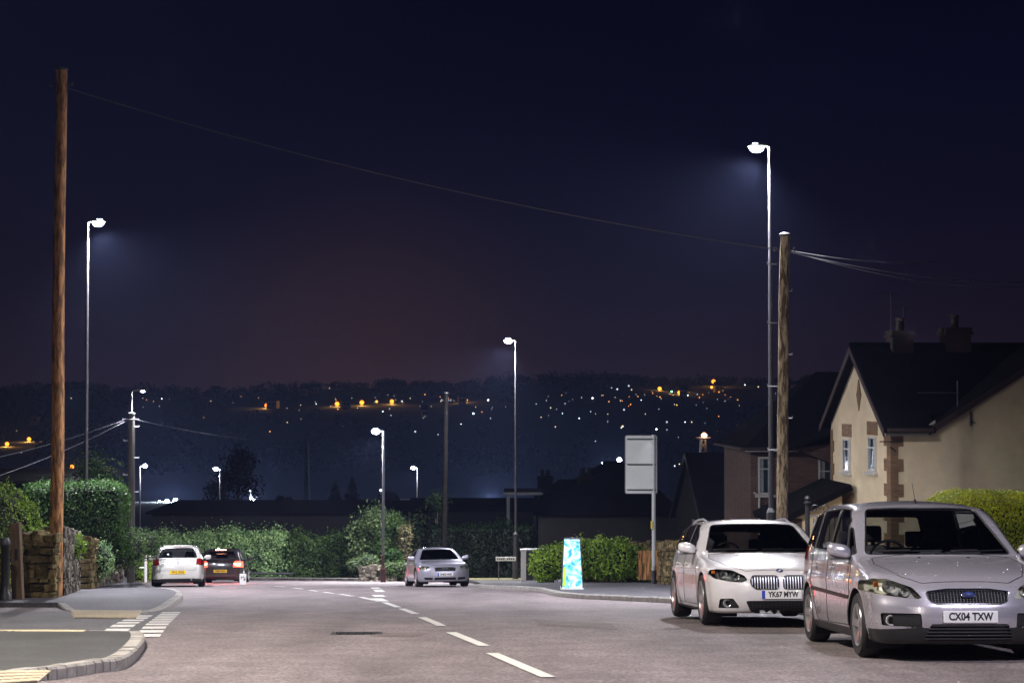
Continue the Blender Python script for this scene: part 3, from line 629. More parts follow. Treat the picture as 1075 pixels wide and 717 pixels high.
        s_ = m.build('seat', M['fabric'], root, bevel=.04, smooth=True); m2 = MB(); m2.box((x, y + .44, zt + ht - .02), (wd * .58, .09, .18)); m2.tube([(x - .05, y + .45, zt + ht - .2), (x - .05, y + .45, zt + ht - .05)], .008, 6); m2.tube([(x + .05, y + .45, zt + ht - .2), (x + .05, y + .45, zt + ht - .05)], .008, 6); m2.build('headrest', M['fabric'], s_, bevel=.03, smooth=True)
    sk = sp['H'] - 1.46; ht = .56 + sk * .7
    for x in (-.37, .37): seat(x, y0 + 1.22, ht=ht)
    if sp.get('rear_seats', True):
        for x in (-.38, .38): seat(x, y0 + 2.0, .56, ht - .06)
    # wheels
    for ya in sp['axles']:
        W = float(pchip(sp['plan'])(ya))
        for sx in (-1, 1): make_wheel(root, sx * (W - .10 - sp.get('inset', .0)), ya, wr, sp['tw'], sp['rim'], sp['spokes'], sx, sp['rimmat'], sp.get('double', False), sp.get('sw', .05))
    # mirrors and handles
    for sx in (-1, 1):
        mx_, my, mz = sp['mirror']; par = next((o for o, p, q in door_objs if q == sx and min(pp[0] for pp in p) < my + .3), root)
        bm = bmesh.new(); bmesh.ops.create_icosphere(bm, subdivisions=3, radius=1)
        for v in bm.verts:
            c = v.co; c.x = math.copysign(abs(c.x) ** .75, c.x) * .125; c.z = math.copysign(abs(c.z) ** .7, c.z) * .078; c.y = c.y * .085 if c.y < 0 else c.y * .03
            c.z += .02 * (c.x * sx / .125); c.x += sx * (mx_ + .11); c.y += my + .01; c.z += mz
        me = bpy.data.meshes.new('door_mirror'); bm.to_mesh(me); bm.free(); me.polygons.foreach_set('use_smooth', [True] * len(me.polygons)); o = link('door_mirror', me, pm, par)
        m = MB(); m.box((sx * (mx_ - .02), my + .03, mz - .055), (.14, .05, .05)); m.box((sx * (mx_ + .11), my - .012, mz - .078), (.20, .07, .014)); m.build('mirror_arm', M['black'], par, bevel=.012)
    for o, poly, sx in door_objs:
        ys = [p[0] for p in poly]; yh = max(ys) - sp.get('hoff', .20); zh = sp['zh']; pts = B.line('side', [(yh - .20, zh), (yh, zh + .006)], sx, .03, .028)
        if len(pts) > 3:
            m = MB(); pts[0] = pts[0].lerp(Vector((0, pts[0].y, pts[0].z)), .03); pts[-1] = pts[-1].lerp(Vector((0, pts[-1].y, pts[-1].z)), .03); m.tube(pts, .0135, 8)
            cc = B.cast('side', yh - .1, zh, sx); m.build('door_handle', pm, o, smooth=True)
            q = MB(); q.lathe([(0, 0), (.04, 0), (.042, .003)], c=(cc.x - sx * .0015, cc.y, cc.z - .004), n=16, axis='x'); q.build('handle_recess', M['blackm'], o)
    return B
def lens_fill(bulbs, back=.07, refl='refl', extra=None):
    """reflector bowls and bulbs set behind the clear cover"""
    def fn(B, o, sx, poly):
        m = MB(); ring = MB(); k = MB()
        for (x, z, r) in bulbs:
            p = B.cast('front', x * sx, z, -1)
            if p is None: continue
            y = p.y + .03 + abs(x) * .01
            m.lathe([(.2 * r, .055), (.55 * r, .045), (.9 * r, .012), (r, 0)], c=(x * sx, y, z), n=24, axis='y'); ring.lathe([(r, 0), (r + .006, -.004), (r + .008, .02)], c=(x * sx, y, z), n=24, axis='y'); k.lathe([(0, -.004), (.22 * r, .004), (.34 * r, .03), (.3 * r, .055)], c=(x * sx, y, z), n=16, axis='y')
        m.build('reflector', M['refl'], o, smooth=True); ring.build('lamp_ring', M['chrome'], o, smooth=True); k.build('bulb', M['lens'], o, smooth=True)
        if extra:
            for (x, z, w_, h_, mt) in extra:
                p = B.cast('front', x * sx, z, -1); q = MB(); q.box((x * sx, p.y + .05, z), (w_, .02, h_)); q.build('indicator', M[mt], o, bevel=.006)
    return fn
def bars_fill(axis, n, rad=.005, vertical=True, mt='chrome', name='grille_bars', off=.006, tilt=0, cross=0, cmt=None, sgn=-1):
    def fn(B, o, sx, poly):
        P = np.array(poly); lo, hi = P.min(0), P.max(0); m = MB()
        def scan(i, cnt, rd):
            for t in (np.arange(cnt) + .5) / cnt:
                c = lo[i] + (hi[i] - lo[i]) * t; xs = []
                for a in range(len(P)):
                    p, q = P[a], P[(a + 1) % len(P)]
                    if (p[i] > c) != (q[i] > c): xs.append(p[1 - i] + (q[1 - i] - p[1 - i]) * (c - p[i]) / (q[i] - p[i]))
                if len(xs) < 2: continue
                a_, b_ = min(xs), max(xs)
                pts = [(c, a_), (c, b_)] if i == 0 else [(a_, c), (b_, c)]
                ln = B.line(axis, pts, sgn, .05, off)
                if len(ln) > 1: m.tube(ln, rd, 5)
        scan(0 if vertical else 1, n, rad)
        if cross: scan(1 if vertical else 0, cross, rad * .8)
        if m.v: m.build(name, M[mt], o, smooth=True)
        if B_frame.get(id(fn)):
            r_, mtt = B_frame[id(fn)]; f_ = MB(); ln = B.line(axis, list(poly) + [poly[0]], sgn, .03, .002); f_.tube(ln, r_, 6); f_.build('grille_frame', M[mtt], o, smooth=True)
    return fn
B_frame = {}
def framed(fn, r, mt): B_frame[id(fn)] = (r, mt); return fn
def fog_fill(x, z, r=.045):
    def fn(B, o, sx, poly):
        p = B.cast('front', x * sx, z, -1); m = MB(); y = p.y + .018
        m.lathe([(.0, .03), (.6 * r, .024), (r, 0), (r + .008, -.004), (r + .012, .01)], c=(x * sx, y, z), n=20, axis='y'); m.build('fog_lamp', M['refl'], o, smooth=True)
        q = MB(); q.lathe([(0, -.006), (r * .6, -.004), (r, .001)], c=(x * sx, y, z), n=20, axis='y'); q.build('fog_lens', M['lens'], o, smooth=True)
    return fn

# ---- silver people carrier (nearest)
f1 = framed(bars_fill('front', 26, .0022, True, 'steel_dk', off=-.006, cross=7), .009, 'chrome')
MPV = dict(L=4.33, H=1.60, res=.02, paint=paint('silver_paint', (.57, .555, .625), .60, .26), wr=.32, ar=.365, axles=[.88, 3.52], tw=.205, rim=.205, spokes=5, double=True, sw=.05, rimmat=M['alloy'], flare=.018,
 plan=[(-.1, .60), (0, .74), (.15, .83), (.4, .872), (.9, .895), (1.6, .905), (2.6, .905), (3.5, .895), (4.0, .865), (4.25, .80), (4.4, .72)],
 sect=[(.1, -.07), (.22, -.035), (.34, -.008), (.5, 0), (.62, -.002), (.74, .004), (.80, -.008), (.92, -.022), (1.02, -.04), (1.7, -.04)],
 deck=[(-.1, .70), (0, .715), (.06, .735), (.15, .775), (.35, .85), (.6, .915), (.85, .965), (1.05, 1.0), (1.4, 1.03), (3.0, 1.045), (3.9, 1.06), (4.2, 1.03), (4.4, .98)],
 nose=[(.1, .12), (.2, .05), (.3, .015), (.42, 0), (.52, .01), (.6, .04), (.70, .075), (.8, .16), (1.0, .3)], nc=.30,
 tail=[(.1, .15), (.25, .03), (.5, 0), (.62, .01), (.72, .06), (1.0, .10), (1.2, .16)], tcv=.16,
 roof=[(.8, 1.30), (1.3, 1.40), (1.8, 1.50), (2.1, 1.548), (2.5, 1.578), (3.0, 1.582), (3.5, 1.555), (4.0, 1.50), (4.4, 1.44)], rcrown=.040,
 ws=(1.0, 1.02, 1.62), wc=.22, rg=(1.0, 4.28, .45), zb=1.0, tum=.30, kc=.10, kj=.03, **{'in': .035},
 windscreen=[(-.74, 1.012), (.74, 1.012), (.575, 1.475), (.3, 1.488), (-.3, 1.488), (-.575, 1.475)], windscreen_rng=(.6, 2.2),
 rear_window=[(-.62, 1.05), (.62, 1.05), (.52, 1.42), (-.52, 1.42)],
 side_glass=[[(1.46, 1.02), (2.36, 1.035), (2.33, 1.49), (2.02, 1.475), (1.76, 1.36)], [(2.43, 1.037), (3.28, 1.055), (3.22, 1.475), (2.40, 1.49)], [(3.36, 1.06), (3.92, 1.09), (3.68, 1.42), (3.30, 1.465)], [(1.20, 1.015), (1.41, 1.018), (1.66, 1.29), (1.60, 1.27)]],
 doors=[[(1.27, .30), (2.40, .28), (2.39, 1.52), (2.0, 1.50), (1.20, 1.01)], [(2.40, .28), (3.0, .28), (3.12, .5), (3.33, .68), (3.33, 1.49), (2.39, 1.52)]],
 bonnet=[(-.70, 1.06), (-.74, .75), (-.60, .30), (-.42, .155), (.42, .155), (.60, .30), (.74, .75), (.70, 1.06)],
 tailgate=[(-.66, .62), (.66, .62), (.70, .98), (.55, 1.47), (-.55, 1.47), (-.70, .98)],
 mirror=(.87, 1.30, 1.045), zh=.865,
 regions=[
  dict(name='headlight', axis='front', pair=True, poly=[(.43, .60), (.56, .605), (.79, .635), (.91, .665), (.91, .755), (.84, .79), (.72, .785), (.52, .71)], rng=(-.1, .75), mat=M['lens'], push=.002, edge=False, nmin=-1, fill=lens_fill([(.575, .660, .040), (.715, .708, .056)], extra=[(.815, .73, .05, .05, 'orange')])),
  dict(name='grille', axis='front', poly=[(-.40, .665), (-.37, .575), (-.30, .552), (.30, .552), (.37, .575), (.40, .665), (.2, .69), (-.2, .69)], mat=M['blackm'], push=.035, skirt=-.035, nmin=-1, rng=(-.1, .5), fill=f1),
  dict(name='lower_grille', axis='front', poly=[(-.42, .21), (.42, .21), (.37, .365), (-.37, .365)], mat=M['blackm'], push=.04, skirt=-.04, fill=bars_fill('front', 5, .007, False, 'black')),
  dict(name='fog_lamp_panel', axis='front', pair=True, poly=[(.45, .335), (.80, .345), (.81, .465), (.46, .465)], mat=M['black'], push=.02, skirt=-.02, rng=(-.1, .5), nmin=-1, fill=fog_fill(.72, .395, .04)),
  dict(name='lower_bumper', axis='front', poly=[(-1, .08), (1, .08), (1, .30), (.44, .33), (-.44, .33), (-1, .30)], mat=M['black'], rng=(-.1, .5), nmin=-1, round=0),
  dict(name='bumper_strip', axis='side', pair=True, poly=[(1.30, .56), (3.25, .60), (3.25, .64), (1.30, .60)], mat=M['black'], push=-.008, skirt=.01, round=.01),
  dict(name='sill', axis='side', pair=True, poly=[(1.1, .08), (3.3, .08), (3.3, .27), (1.1, .27)], mat=M['black'], nmin=-1, round=0),
  dict(name='tail_light', axis='rear', pair=True, poly=[(.66, .75), (.95, .75), (.95, 1.1), (.72, 1.1), (.62, 1.42), (.56, 1.42), (.62, 1.1)], mat=M['redl'], nmin=-1),
 ])
# ---- white estate
f2 = framed(bars_fill('front', 10, .0045, True, 'alloy', off=-.008), .010, 'chrome')
EST = dict(housing='steel_dk', L=4.91, H=1.47, res=.02, paint=paint('pale_white_paint', (.84, .83, .86), .2, .28), wr=.335, ar=.372, axles=[.85, 3.82], tw=.235, rim=.245, spokes=5, double=True, sw=.055, rimmat=M['alloy'], flare=.016,
 plan=[(-.1, .62), (0, .76), (.15, .85), (.4, .895), (.9, .915), (2.0, .925), (3.0, .925), (3.9, .918), (4.5, .87), (4.85, .78), (5.0, .70)],
 sect=[(.1, -.07), (.22, -.03), (.34, -.008), (.5, 0), (.66, -.004), (.74, .008), (.79, -.010), (.9, -.03), (1.0, -.05), (1.7, -.05)],
 deck=[(-.1, .69), (0, .70), (.08, .72), (.2, .765), (.5, .84), (.9, .90), (1.3, .945), (1.5, .965), (2.5, .975), (4.0, .985), (4.7, .98), (4.9, .95), (5, .93)],
 nose=[(.1, .10), (.2, .035), (.3, .008), (.42, 0), (.55, .012), (.66, .03), (.74, .07), (.85, .2), (1.0, .3)], nc=.26,
 tail=[(.1, .12), (.25, .03), (.45, 0), (.6, .02), (.9, .06), (1.0, .1), (1.2, .2)], tcv=.18,
 roof=[(1.2, 1.2), (1.8, 1.32), (2.3, 1.405), (2.7, 1.438), (3.1, 1.445), (3.6, 1.43), (4.2, 1.385), (4.7, 1.32), (5, 1.28)], rcrown=.035,
 ws=(.95, 1.40, 2.0), wc=.25, rg=(.95, 4.80, .75), zb=.95, tum=.42, kc=.09, kj=.03, **{'in': .04},
 windscreen=[(-.76, .958), (.76, .958), (.585, 1.345), (.3, 1.36), (-.3, 1.36), (-.585, 1.345)], windscreen_rng=(1.0, 2.6),
 rear_window=[(-.62, 1.0), (.62, 1.0), (.50, 1.29), (-.50, 1.29)],
 side_glass=[[(1.85, .97), (2.66, .985), (2.66, 1.36), (2.42, 1.345), (2.05, 1.17)], [(2.74, .985), (3.62, 1.0), (3.50, 1.36), (2.74, 1.365)], [(3.70, 1.0), (4.42, 1.02), (4.16, 1.26), (3.60, 1.35)]],
 doors=[[(1.38, .26), (2.70, .26), (2.70, 1.40), (2.3, 1.37), (1.45, .96)], [(2.70, .26), (3.30, .26), (3.42, .5), (3.68, .74), (3.66, 1.38), (2.70, 1.40)]],
 bonnet=[(-.74, 1.42), (-.80, 1.0), (-.66, .35), (-.45, .12), (.45, .12), (.66, .35), (.80, 1.0), (.74, 1.42)],
 tailgate=[(-.7, .6), (.7, .6), (.72, .93), (.54, 1.33), (-.54, 1.33), (-.72, .93)],
 mirror=(.89, 1.72, 1.02), zh=.80,
 regions=[
  dict(name='headlight', axis='front', pair=True, poly=[(.43, .60), (.50, .57), (.66, .58), (.84, .62), (.90, .675), (.89, .73), (.80, .745), (.62, .73), (.47, .66)], rng=(-.1, .8), mat=M['lens'], push=.002, nmin=-1, fill=lens_fill([(.575, .648, .050), (.725, .672, .052)], extra=[(.84, .70, .05, .04, 'orange')])),
  dict(name='kidney_grille', axis='front', pair=True, poly=[(.035, .50), (.07, .475), (.33, .485), (.385, .53), (.395, .61), (.36, .655), (.07, .655), (.035, .63)], mat=M['blackm'], push=.035, skirt=-.035, nmin=-1, rng=(-.1, .5), fill=f2, round=.02),
  dict(name='lower_grille', axis='front', poly=[(-.30, .17), (.30, .17), (.40, .20), (.46, .33), (.40, .335), (-.40, .335), (-.46, .33), (-.40, .20)], mat=M['blackm'], push=.04, skirt=-.04, fill=bars_fill('front', 7, .005, False, 'black', cross=18)),
  dict(name='fog_lamp_panel', axis='front', pair=True, poly=[(.53, .24), (.80, .24), (.78, .36), (.62, .365)], mat=M['black'], push=.03, skirt=-.03, rng=(-.1, .5), nmin=-1, fill=fog_fill(.69, .30, .042)),
  dict(name='sill', axis='side', pair=True, poly=[(1.2, .08), (3.5, .08), (3.5, .215), (1.2, .215)], mat=M['black'], nmin=-1, round=0),
  dict(name='tail_light', axis='rear', pair=True, poly=[(.55, .72), (.98, .74), (.98, .92), (.55, .90)], mat=M['redl'], nmin=-1),
 ])
# ---- silver coupe
COU = dict(L=4.04, H=1.35, res=.03, paint=paint('cool_silver_paint', (.52, .52, .64), .6, .30), wr=.315, ar=.36, axles=[.84, 3.27], tw=.225, rim=.22, spokes=6, sw=.07, rimmat=M['alloy'], flare=.028, rear_seats=False,
 plan=[(-.1, .55), (0, .70), (.15, .79), (.4, .845), (.85, .875), (1.6, .865), (2.4, .87), (3.2, .88), (3.7, .82), (4.0, .68), (4.1, .6)],
 sect=[(.1, -.07), (.22, -.03), (.34, -.005), (.5, 0), (.7, -.008), (.85, -.05), (1.0, -.09), (1.5, -.09)],
 deck=[(-.1, .66), (0, .68), (.1, .73), (.3, .80), (.7, .86), (1.1, .895), (1.4, .91), (2.4, .92), (3.2, .91), (3.7, .86), (4.0, .78), (4.1, .75)],
 nose=[(.1, .10), (.2, .03), (.35, 0), (.5, .01), (.62, .04), (.75, .12), (.9, .3)], nc=.34, tail=[(.1, .12), (.25, .03), (.45, 0), (.7, .03), (.9, .15)], tcv=.25,
 roof=[(1.1, 1.1), (1.6, 1.24), (2.0, 1.32), (2.4, 1.345), (2.8, 1.32), (3.3, 1.19), (3.8, .98), (4.1, .8)], rcrown=.06,
 ws=(.9, 1.15, 1.75), wc=.30, rg=(.9, 3.75, 2.0), zb=.9, tum=.52, kc=.14, kj=.03, kt=.12, **{'in': .03},
 windscreen=[(-.68, .915), (.68, .915), (.5, 1.245), (.25, 1.262), (-.25, 1.262), (-.5, 1.245)], windscreen_rng=(.8, 2.2),
 rear_window=[(-.5, .95), (.5, .95), (.4, 1.2), (-.4, 1.2)],
 side_glass=[[(1.62, .92), (2.55, .93), (2.5, 1.22), (2.1, 1.22)], [(2.62, .935), (3.1, .95), (2.6, 1.2), (2.56, 1.2)]],
 doors=[[(1.35, .26), (2.60, .26), (2.62, 1.26), (2.0, 1.25), (1.35, .91)]],
 bonnet=[(-.64, 1.15), (-.70, .7), (-.5, .22), (-.3, .13), (.3, .13), (.5, .22), (.70, .7), (.64, 1.15)],
 mirror=(.82, 1.50, .97), zh=.76, trim_r=.008,
 regions=[
  dict(name='headlight', axis='front', pair=True, poly=[(.50, .555), (.80, .57), (.84, .66), (.74, .72), (.52, .69)], rng=(-.1, .6), mat=M['lens'], push=.002, nmin=-1, fill=lens_fill([(.585, .63, .05), (.70, .64, .045)])),
  dict(name='grille', axis='front', poly=[(-.37, .64), (-.34, .525), (.34, .525), (.37, .64), (.2, .66), (-.2, .66)], mat=M['blackm'], push=.03, skirt=-.03, nmin=-1, rng=(-.1, .5), fill=framed(bars_fill('front', 5, .005, False, 'alloy_dk'), .008, 'alloy')),
  dict(name='lower_grille', axis='front', poly=[(-.36, .24), (.36, .24), (.36, .32), (-.36, .32)], mat=M['blackm'], push=.03, skirt=-.03),
  dict(name='bumper_intake', axis='front', pair=True, poly=[(.42, .24), (.68, .25), (.70, .33), (.42, .32)], mat=M['blackm'], push=.02, skirt=-.02, nmin=-1, rng=(-.1, .5)),
  dict(name='bumper_lip', axis='front', poly=[(-1, .08), (1, .08), (1, .19), (-1, .19)], mat=M['black'], rng=(-.1, .5), nmin=-1, round=0),
  dict(name='tail_light', axis='rear', pair=True, poly=[(.5, .6), (.8, .6), (.8, .72), (.5, .72)], mat=M['redl'], nmin=-1),
 ])
# ---- white hatchback
def HAT(pt, tail, tailmat, hot=None, res=.03):
    return dict(L=4.23, H=1.43, res=res, paint=pt, wr=.31, ar=.355, axles=[.75, 3.41], tw=.205, rim=.215, spokes=5, sw=.07, rimmat=M['alloy'], flare=.016,
 plan=[(-.1, .6), (0, .72), (.15, .80), (.4, .85), (.9, .865), (2.0, .875), (3.4, .87), (3.9, .83), (4.15, .76), (4.3, .68)],
 sect=[(.1, -.08), (.22, -.035), (.34, -.008), (.5, 0), (.66, -.004), (.78, -.015), (.95, -.05), (1.7, -.05)],
 deck=[(-.1, .68), (0, .70), (.1, .74), (.3, .81), (.7, .87), (1.15, .93), (1.6, .96), (3.0, .98), (3.9, .99), (4.2, .95), (4.3, .9)],
 nose=[(.1, .10), (.2, .03), (.35, 0), (.55, .01), (.7, .06), (.9, .3)], nc=.28, tail=[(.1, .14), (.22, .04), (.34, 0), (.52, .003), (.66, .012), (.8, .04), (.95, .13), (1.2, .2)], tcv=.13,
 roof=[(1.1, 1.15), (1.6, 1.28), (2.0, 1.375), (2.4, 1.41), (2.8, 1.415), (3.3, 1.395), (3.9, 1.34), (4.3, 1.28)], rcrown=.035,
 ws=(.93, 1.15, 1.9), wc=.25, rg=(.93, 4.16, .62), zb=.93, tum=.40, kc=.09, kj=.03, **{'in': .035},
 windscreen=[(-.72, .94), (.72, .94), (.56, 1.32), (-.56, 1.32)], windscreen_rng=(.8, 2.4),
 rear_window=[(-.63, .985), (.63, .985), (.60, 1.09), (.50, 1.28), (.3, 1.30), (-.3, 1.30), (-.50, 1.28), (-.60, 1.09)],
 side_glass=[[(1.66, .95), (2.40, .96), (2.40, 1.34), (2.2, 1.33), (1.9, 1.18)], [(2.47, .96), (3.28, .97), (3.2, 1.33), (2.47, 1.34)], [(3.35, .975), (3.65, .99), (3.5, 1.2), (3.28, 1.31)]],
 doors=[[(1.2, .26), (2.43, .26), (2.43, 1.37), (2.1, 1.35), (1.3, .93)], [(2.43, .26), (2.95, .26), (3.05, .5), (3.30, .72), (3.30, 1.36), (2.43, 1.37)]],
 tailgate=[(-.56, .56), (.56, .56), (.60, .62), (.63, .92), (.56, 1.34), (-.56, 1.34), (-.63, .92), (-.60, .62)],
 mirror=(.85, 1.52, .99), zh=.78, trim_r=.010,
 regions=[
  dict(name='tail_light', axis='rear', pair=True, poly=tail, mat=tailmat, nmin=-1, round=.015, rng=(3.6, 4.4)),
  dict(name='headlight', axis='front', pair=True, poly=[(.45, .57), (.82, .6), (.84, .70), (.5, .66)], rng=(-.1, .6), mat=M['refl'], nmin=-1),
  dict(name='grille', axis='front', poly=[(-.3, .5), (.3, .5), (.3, .64), (-.3, .64)], mat=M['blackm'], nmin=-1, rng=(-.1, .5)),
  dict(name='bumper_insert', axis='rear', poly=[(-.9, .08), (.9, .08), (.9, .26), (.5, .29), (-.5, .29), (-.9, .26)], mat=M['black'], nmin=-1, rng=(3.7, 4.4), round=0),
 ])
def pose(px, Y, h=0, yaw=0, dz=0):
    g = onG(px, Y, h); z0 = G(Y); sl = (G(Y + 2.8) - G(Y)) / 2.8
    return (g.x, g.y, g.z + dz), (math.atan(sl) * math.cos(yaw), -math.atan(sl) * math.sin(yaw) * 0, yaw)
def car_root(name, label, px, Y, yaw, dz=0):
    loc, rot = pose(px, Y, 0, yaw, dz); t = thing(name, label, 'car', loc, 0, 'cars parked along the road'); t.rotation_euler = rot; return t
def wiper_set(B, root, specs, axis='front', sgn=-1):
    m = MB()
    for a, b in specs:
        pts = B.line(axis, [a, b], sgn, .05, .02); m.tube(pts, .007, 5)
        pts = B.line(axis, [a, ((a[0] + b[0]) / 2, (a[1] + b[1]) / 2)], sgn, .05, .032); m.tube(pts, .009, 5)
    m.build('wiper', M['black'], root, smooth=True)
def aerial(B, root, x, y, ln=.25, lean=-.1):
    p = B.cast('top', x, y); m = MB(); m.tube([p - Vector((0, 0, .02)), p + Vector((0, 0, .03)), p + Vector((0, lean * .15, .035))], .014, 6); m.tube([p + Vector((0, 0, .02)), p + Vector((0, lean, ln))], .0035, 5); m.build('aerial', M['black'], root)
# ------------------------------------------------------------------ the cars
def car_people_carrier():
    t = car_root('people_carrier', 'silver people carrier nearest the camera with black lower bumper and plate CX04 TXW', 1018, 17.25, R(1.2))
    B = build_car(t, MPV); plate(B, t, .435, 'CX04 TXW', band=False, tw=.425)
    # oval badge on the grille bar
    p = B.cast('front', 0, .635, -1); e = empty('badge', t, (0, p.y - .012, .640), (R(80), 0, 0))
    m = MB(); m.lathe([(0, .008), (.9, .008), (1, 0), (.95, -.01)], n=28); o = m.build('badge_rim', M['chrome'], e, smooth=True); o.scale = (.075, .030, 1)
    m = MB(); m.lathe([(0, .0095), (.84, .0095), (.86, .008)], n=28); o = m.build('badge_field', mat('badge_blue', (.03, .05, .22), .3), e, smooth=True); o.scale = (.075, .030, 1)
    text_mesh('badge_script', 'Ford', .042, M['chrome'], e, (0, 0, .0105), (0, 0, 0), width=.095)
    wiper_set(B, t, [((-.62, 1.02), (.02, 1.035)), ((.10, 1.02), (.66, 1.035))]); aerial(B, t, .0, 2.05, .22, .12)
    m = MB()
    for x in (-.25, .25): q = B.cast('top', x, .93); m.box((q.x, q.y, q.z + .006), (.03, .02, .012))
    m.build('washer_jet', M['black'], t, bevel=.003)
    for sx in (-1, 1):
        m = MB(); q = B.cast('side', 1.12, .74, sx); m.lathe([(0, sx * .01), (.02, sx * .006), (.024, 0)], c=tuple(q), n=14, axis='x'); m.build('side_repeater', M['orange'], t, smooth=True)
    return B
def roundel(B, par, z, rear=False, r=.041, tilt=None):
    sg = 1 if rear else -1; p = B.cast('rear' if rear else 'front', 0, z, sg); g = grad(B.f, np.array([tuple(p)]))[0]; g /= np.linalg.norm(g)
    e = empty('badge', par, tuple(p + Vector(g) * .002)); e.rotation_mode = 'QUATERNION'; e.rotation_quaternion = (Vector(g)).to_track_quat('Z', 'Y')
    m = MB(); m.lathe([(0, .002), (r, .002), (r + .003, 0)], n=28); m.build('badge_ring', M['ink'], e)
    for k in range(4):
        m = MB(); a = [(0, 0)] + [(r * .62 * math.cos(t), r * .62 * math.sin(t)) for t in np.linspace(k * math.pi / 2, (k + 1) * math.pi / 2, 7)]; m.prism(a, 'z', .002, .0035); m.build('badge_quarter', M['blue'] if k % 2 else M['plate_w'], e)
    m = MB(); m.tube([(r * math.cos(t), r * math.sin(t), .003) for t in np.linspace(0, 2 * math.pi, 29)], .0022, 5, cap=False); m.build('badge_rim', M['chrome'], e)
def car_estate():
    t = car_root('estate_car', 'white estate car with twin oval grilles parked behind the silver people carrier', 820, 23.6, R(2.0), .02)
    B = build_car(t, EST); plate(B, t, .415, 'YK67 MYW', band=True, tw=.40); roundel(B, t, .722)
    wiper_set(B, t, [((-.66, .97), (-.05, .985)), ((.0, .97), (.62, .985))])
    for sx in (-1, 1):
        pts = [B.cast('top', sx * x, y) for x, y in ((.585, 2.45), (.60, 2.9), (.60, 3.5), (.585, 4.0), (.56, 4.35))]; pts = [p + Vector((0, 0, dz)) for p, dz in zip(pts, (0, .035, .04, .035, 0))]
        m = MB(); m.tube([pts[0].lerp(pts[1], t_) for t_ in (0, .3)] + pts[1:4] + [pts[4]], .016, 8); m.build('roof_rail', M['alloy'], t, smooth=True)
    q = B.cast('top', 0, 4.0); m = MB(); m.add([(q.x - .02, q.y - .1, q.z - .01), (q.x + .02, q.y - .1, q.z - .01), (q.x + .03, q.y + .08, q.z - .01), (q.x - .03, q.y + .08, q.z - .01), (q.x - .004, q.y + .05, q.z + .07), (q.x + .004, q.y + .05, q.z + .07)], [(0, 3, 2, 1), (0, 1, 5, 4), (1, 2, 5), (3, 0, 4), (2, 3, 4, 5)]); m.build('aerial_fin', M['black'], t)
    m = MB(); m.box((0, EST['ws'][1] + .75, 1.27), (.22, .03, .06)); m.build('rear_view_mirror', M['black'], t, bevel=.01)
    return B
def car_coupe():
    t = car_root('coupe_car', 'small silver rounded coupe parked facing the camera below the dark hedge', 468, 60.6, R(11.0), 0)
    B = build_car(t, COU); plate(B, t, .42, 'SH02 HGK', band=True, tw=.40)
    p = B.cast('front', 0, .60, -1); m = MB()
    for k in range(4): m.tube([(-.075 + .05 * k + .032 * math.cos(a), p.y - .012, .60 + .032 * math.sin(a)) for a in np.linspace(0, 2 * math.pi, 21)], .0045, 5, cap=False)
    m.build('badge_rings', M['chrome'], t, smooth=True)
def car_hatch():
    t = thing('hatchback_car', 'white hatchback seen from behind with yellow rear plate, parked by the left pavement', 'car', group='cars parked along the road')
    Y = 60.5; g = onG(187.5, Y); L = 4.23; yaw = R(180 + 9); sp = HAT(paint('white_paint', (.62, .62, .58), .15, .3), [(.60, .78), (.62, .74), (.80, .72), (.95, .75), (.95, .86), (.80, .93), (.72, .96), (.64, .95)], M['redl'])
    d = Vector((math.sin(yaw), -math.cos(yaw), 0)); f = Vector((g.x, g.y, 0)) - Vector((-math.sin(yaw), math.cos(yaw), 0)) * L
    t.location = (f.x, f.y, G(f.y) - .01); t.rotation_euler = (math.atan(.094), 0, yaw)
    B = build_car(t, sp); plate(B, t, .50, 'YP12 XZG', rear=True, band=False, tw=.42); roundel(B, t, .82, rear=True, r=.045)
    wiper_set(B, t, [((0, 1.0), (.34, 1.03))], 'rear', 1)
    m = MB(); m.box((0, 4.02, 1.375), (.95, .22, .03)); m.build('roof_spoiler', sp['paint'], t, bevel=.012)
    m = MB(); m.box((0, 4.145, 1.36), (.24, .01, .02)); m.build('high_brake_lamp', M['redl'], t, bevel=.003)
    m = MB(); m.tube([(-.45, 3.95, .25), (-.45, 4.2, .25)], .035, 12); m.build('exhaust', M['chrome'], t, smooth=True)
    m = MB(); m.tube([(-.12, 4.10, .955), (0, 4.115, .958), (.12, 4.10, .955)], .01, 6); m.build('boot_handle', M['chrome'], t)
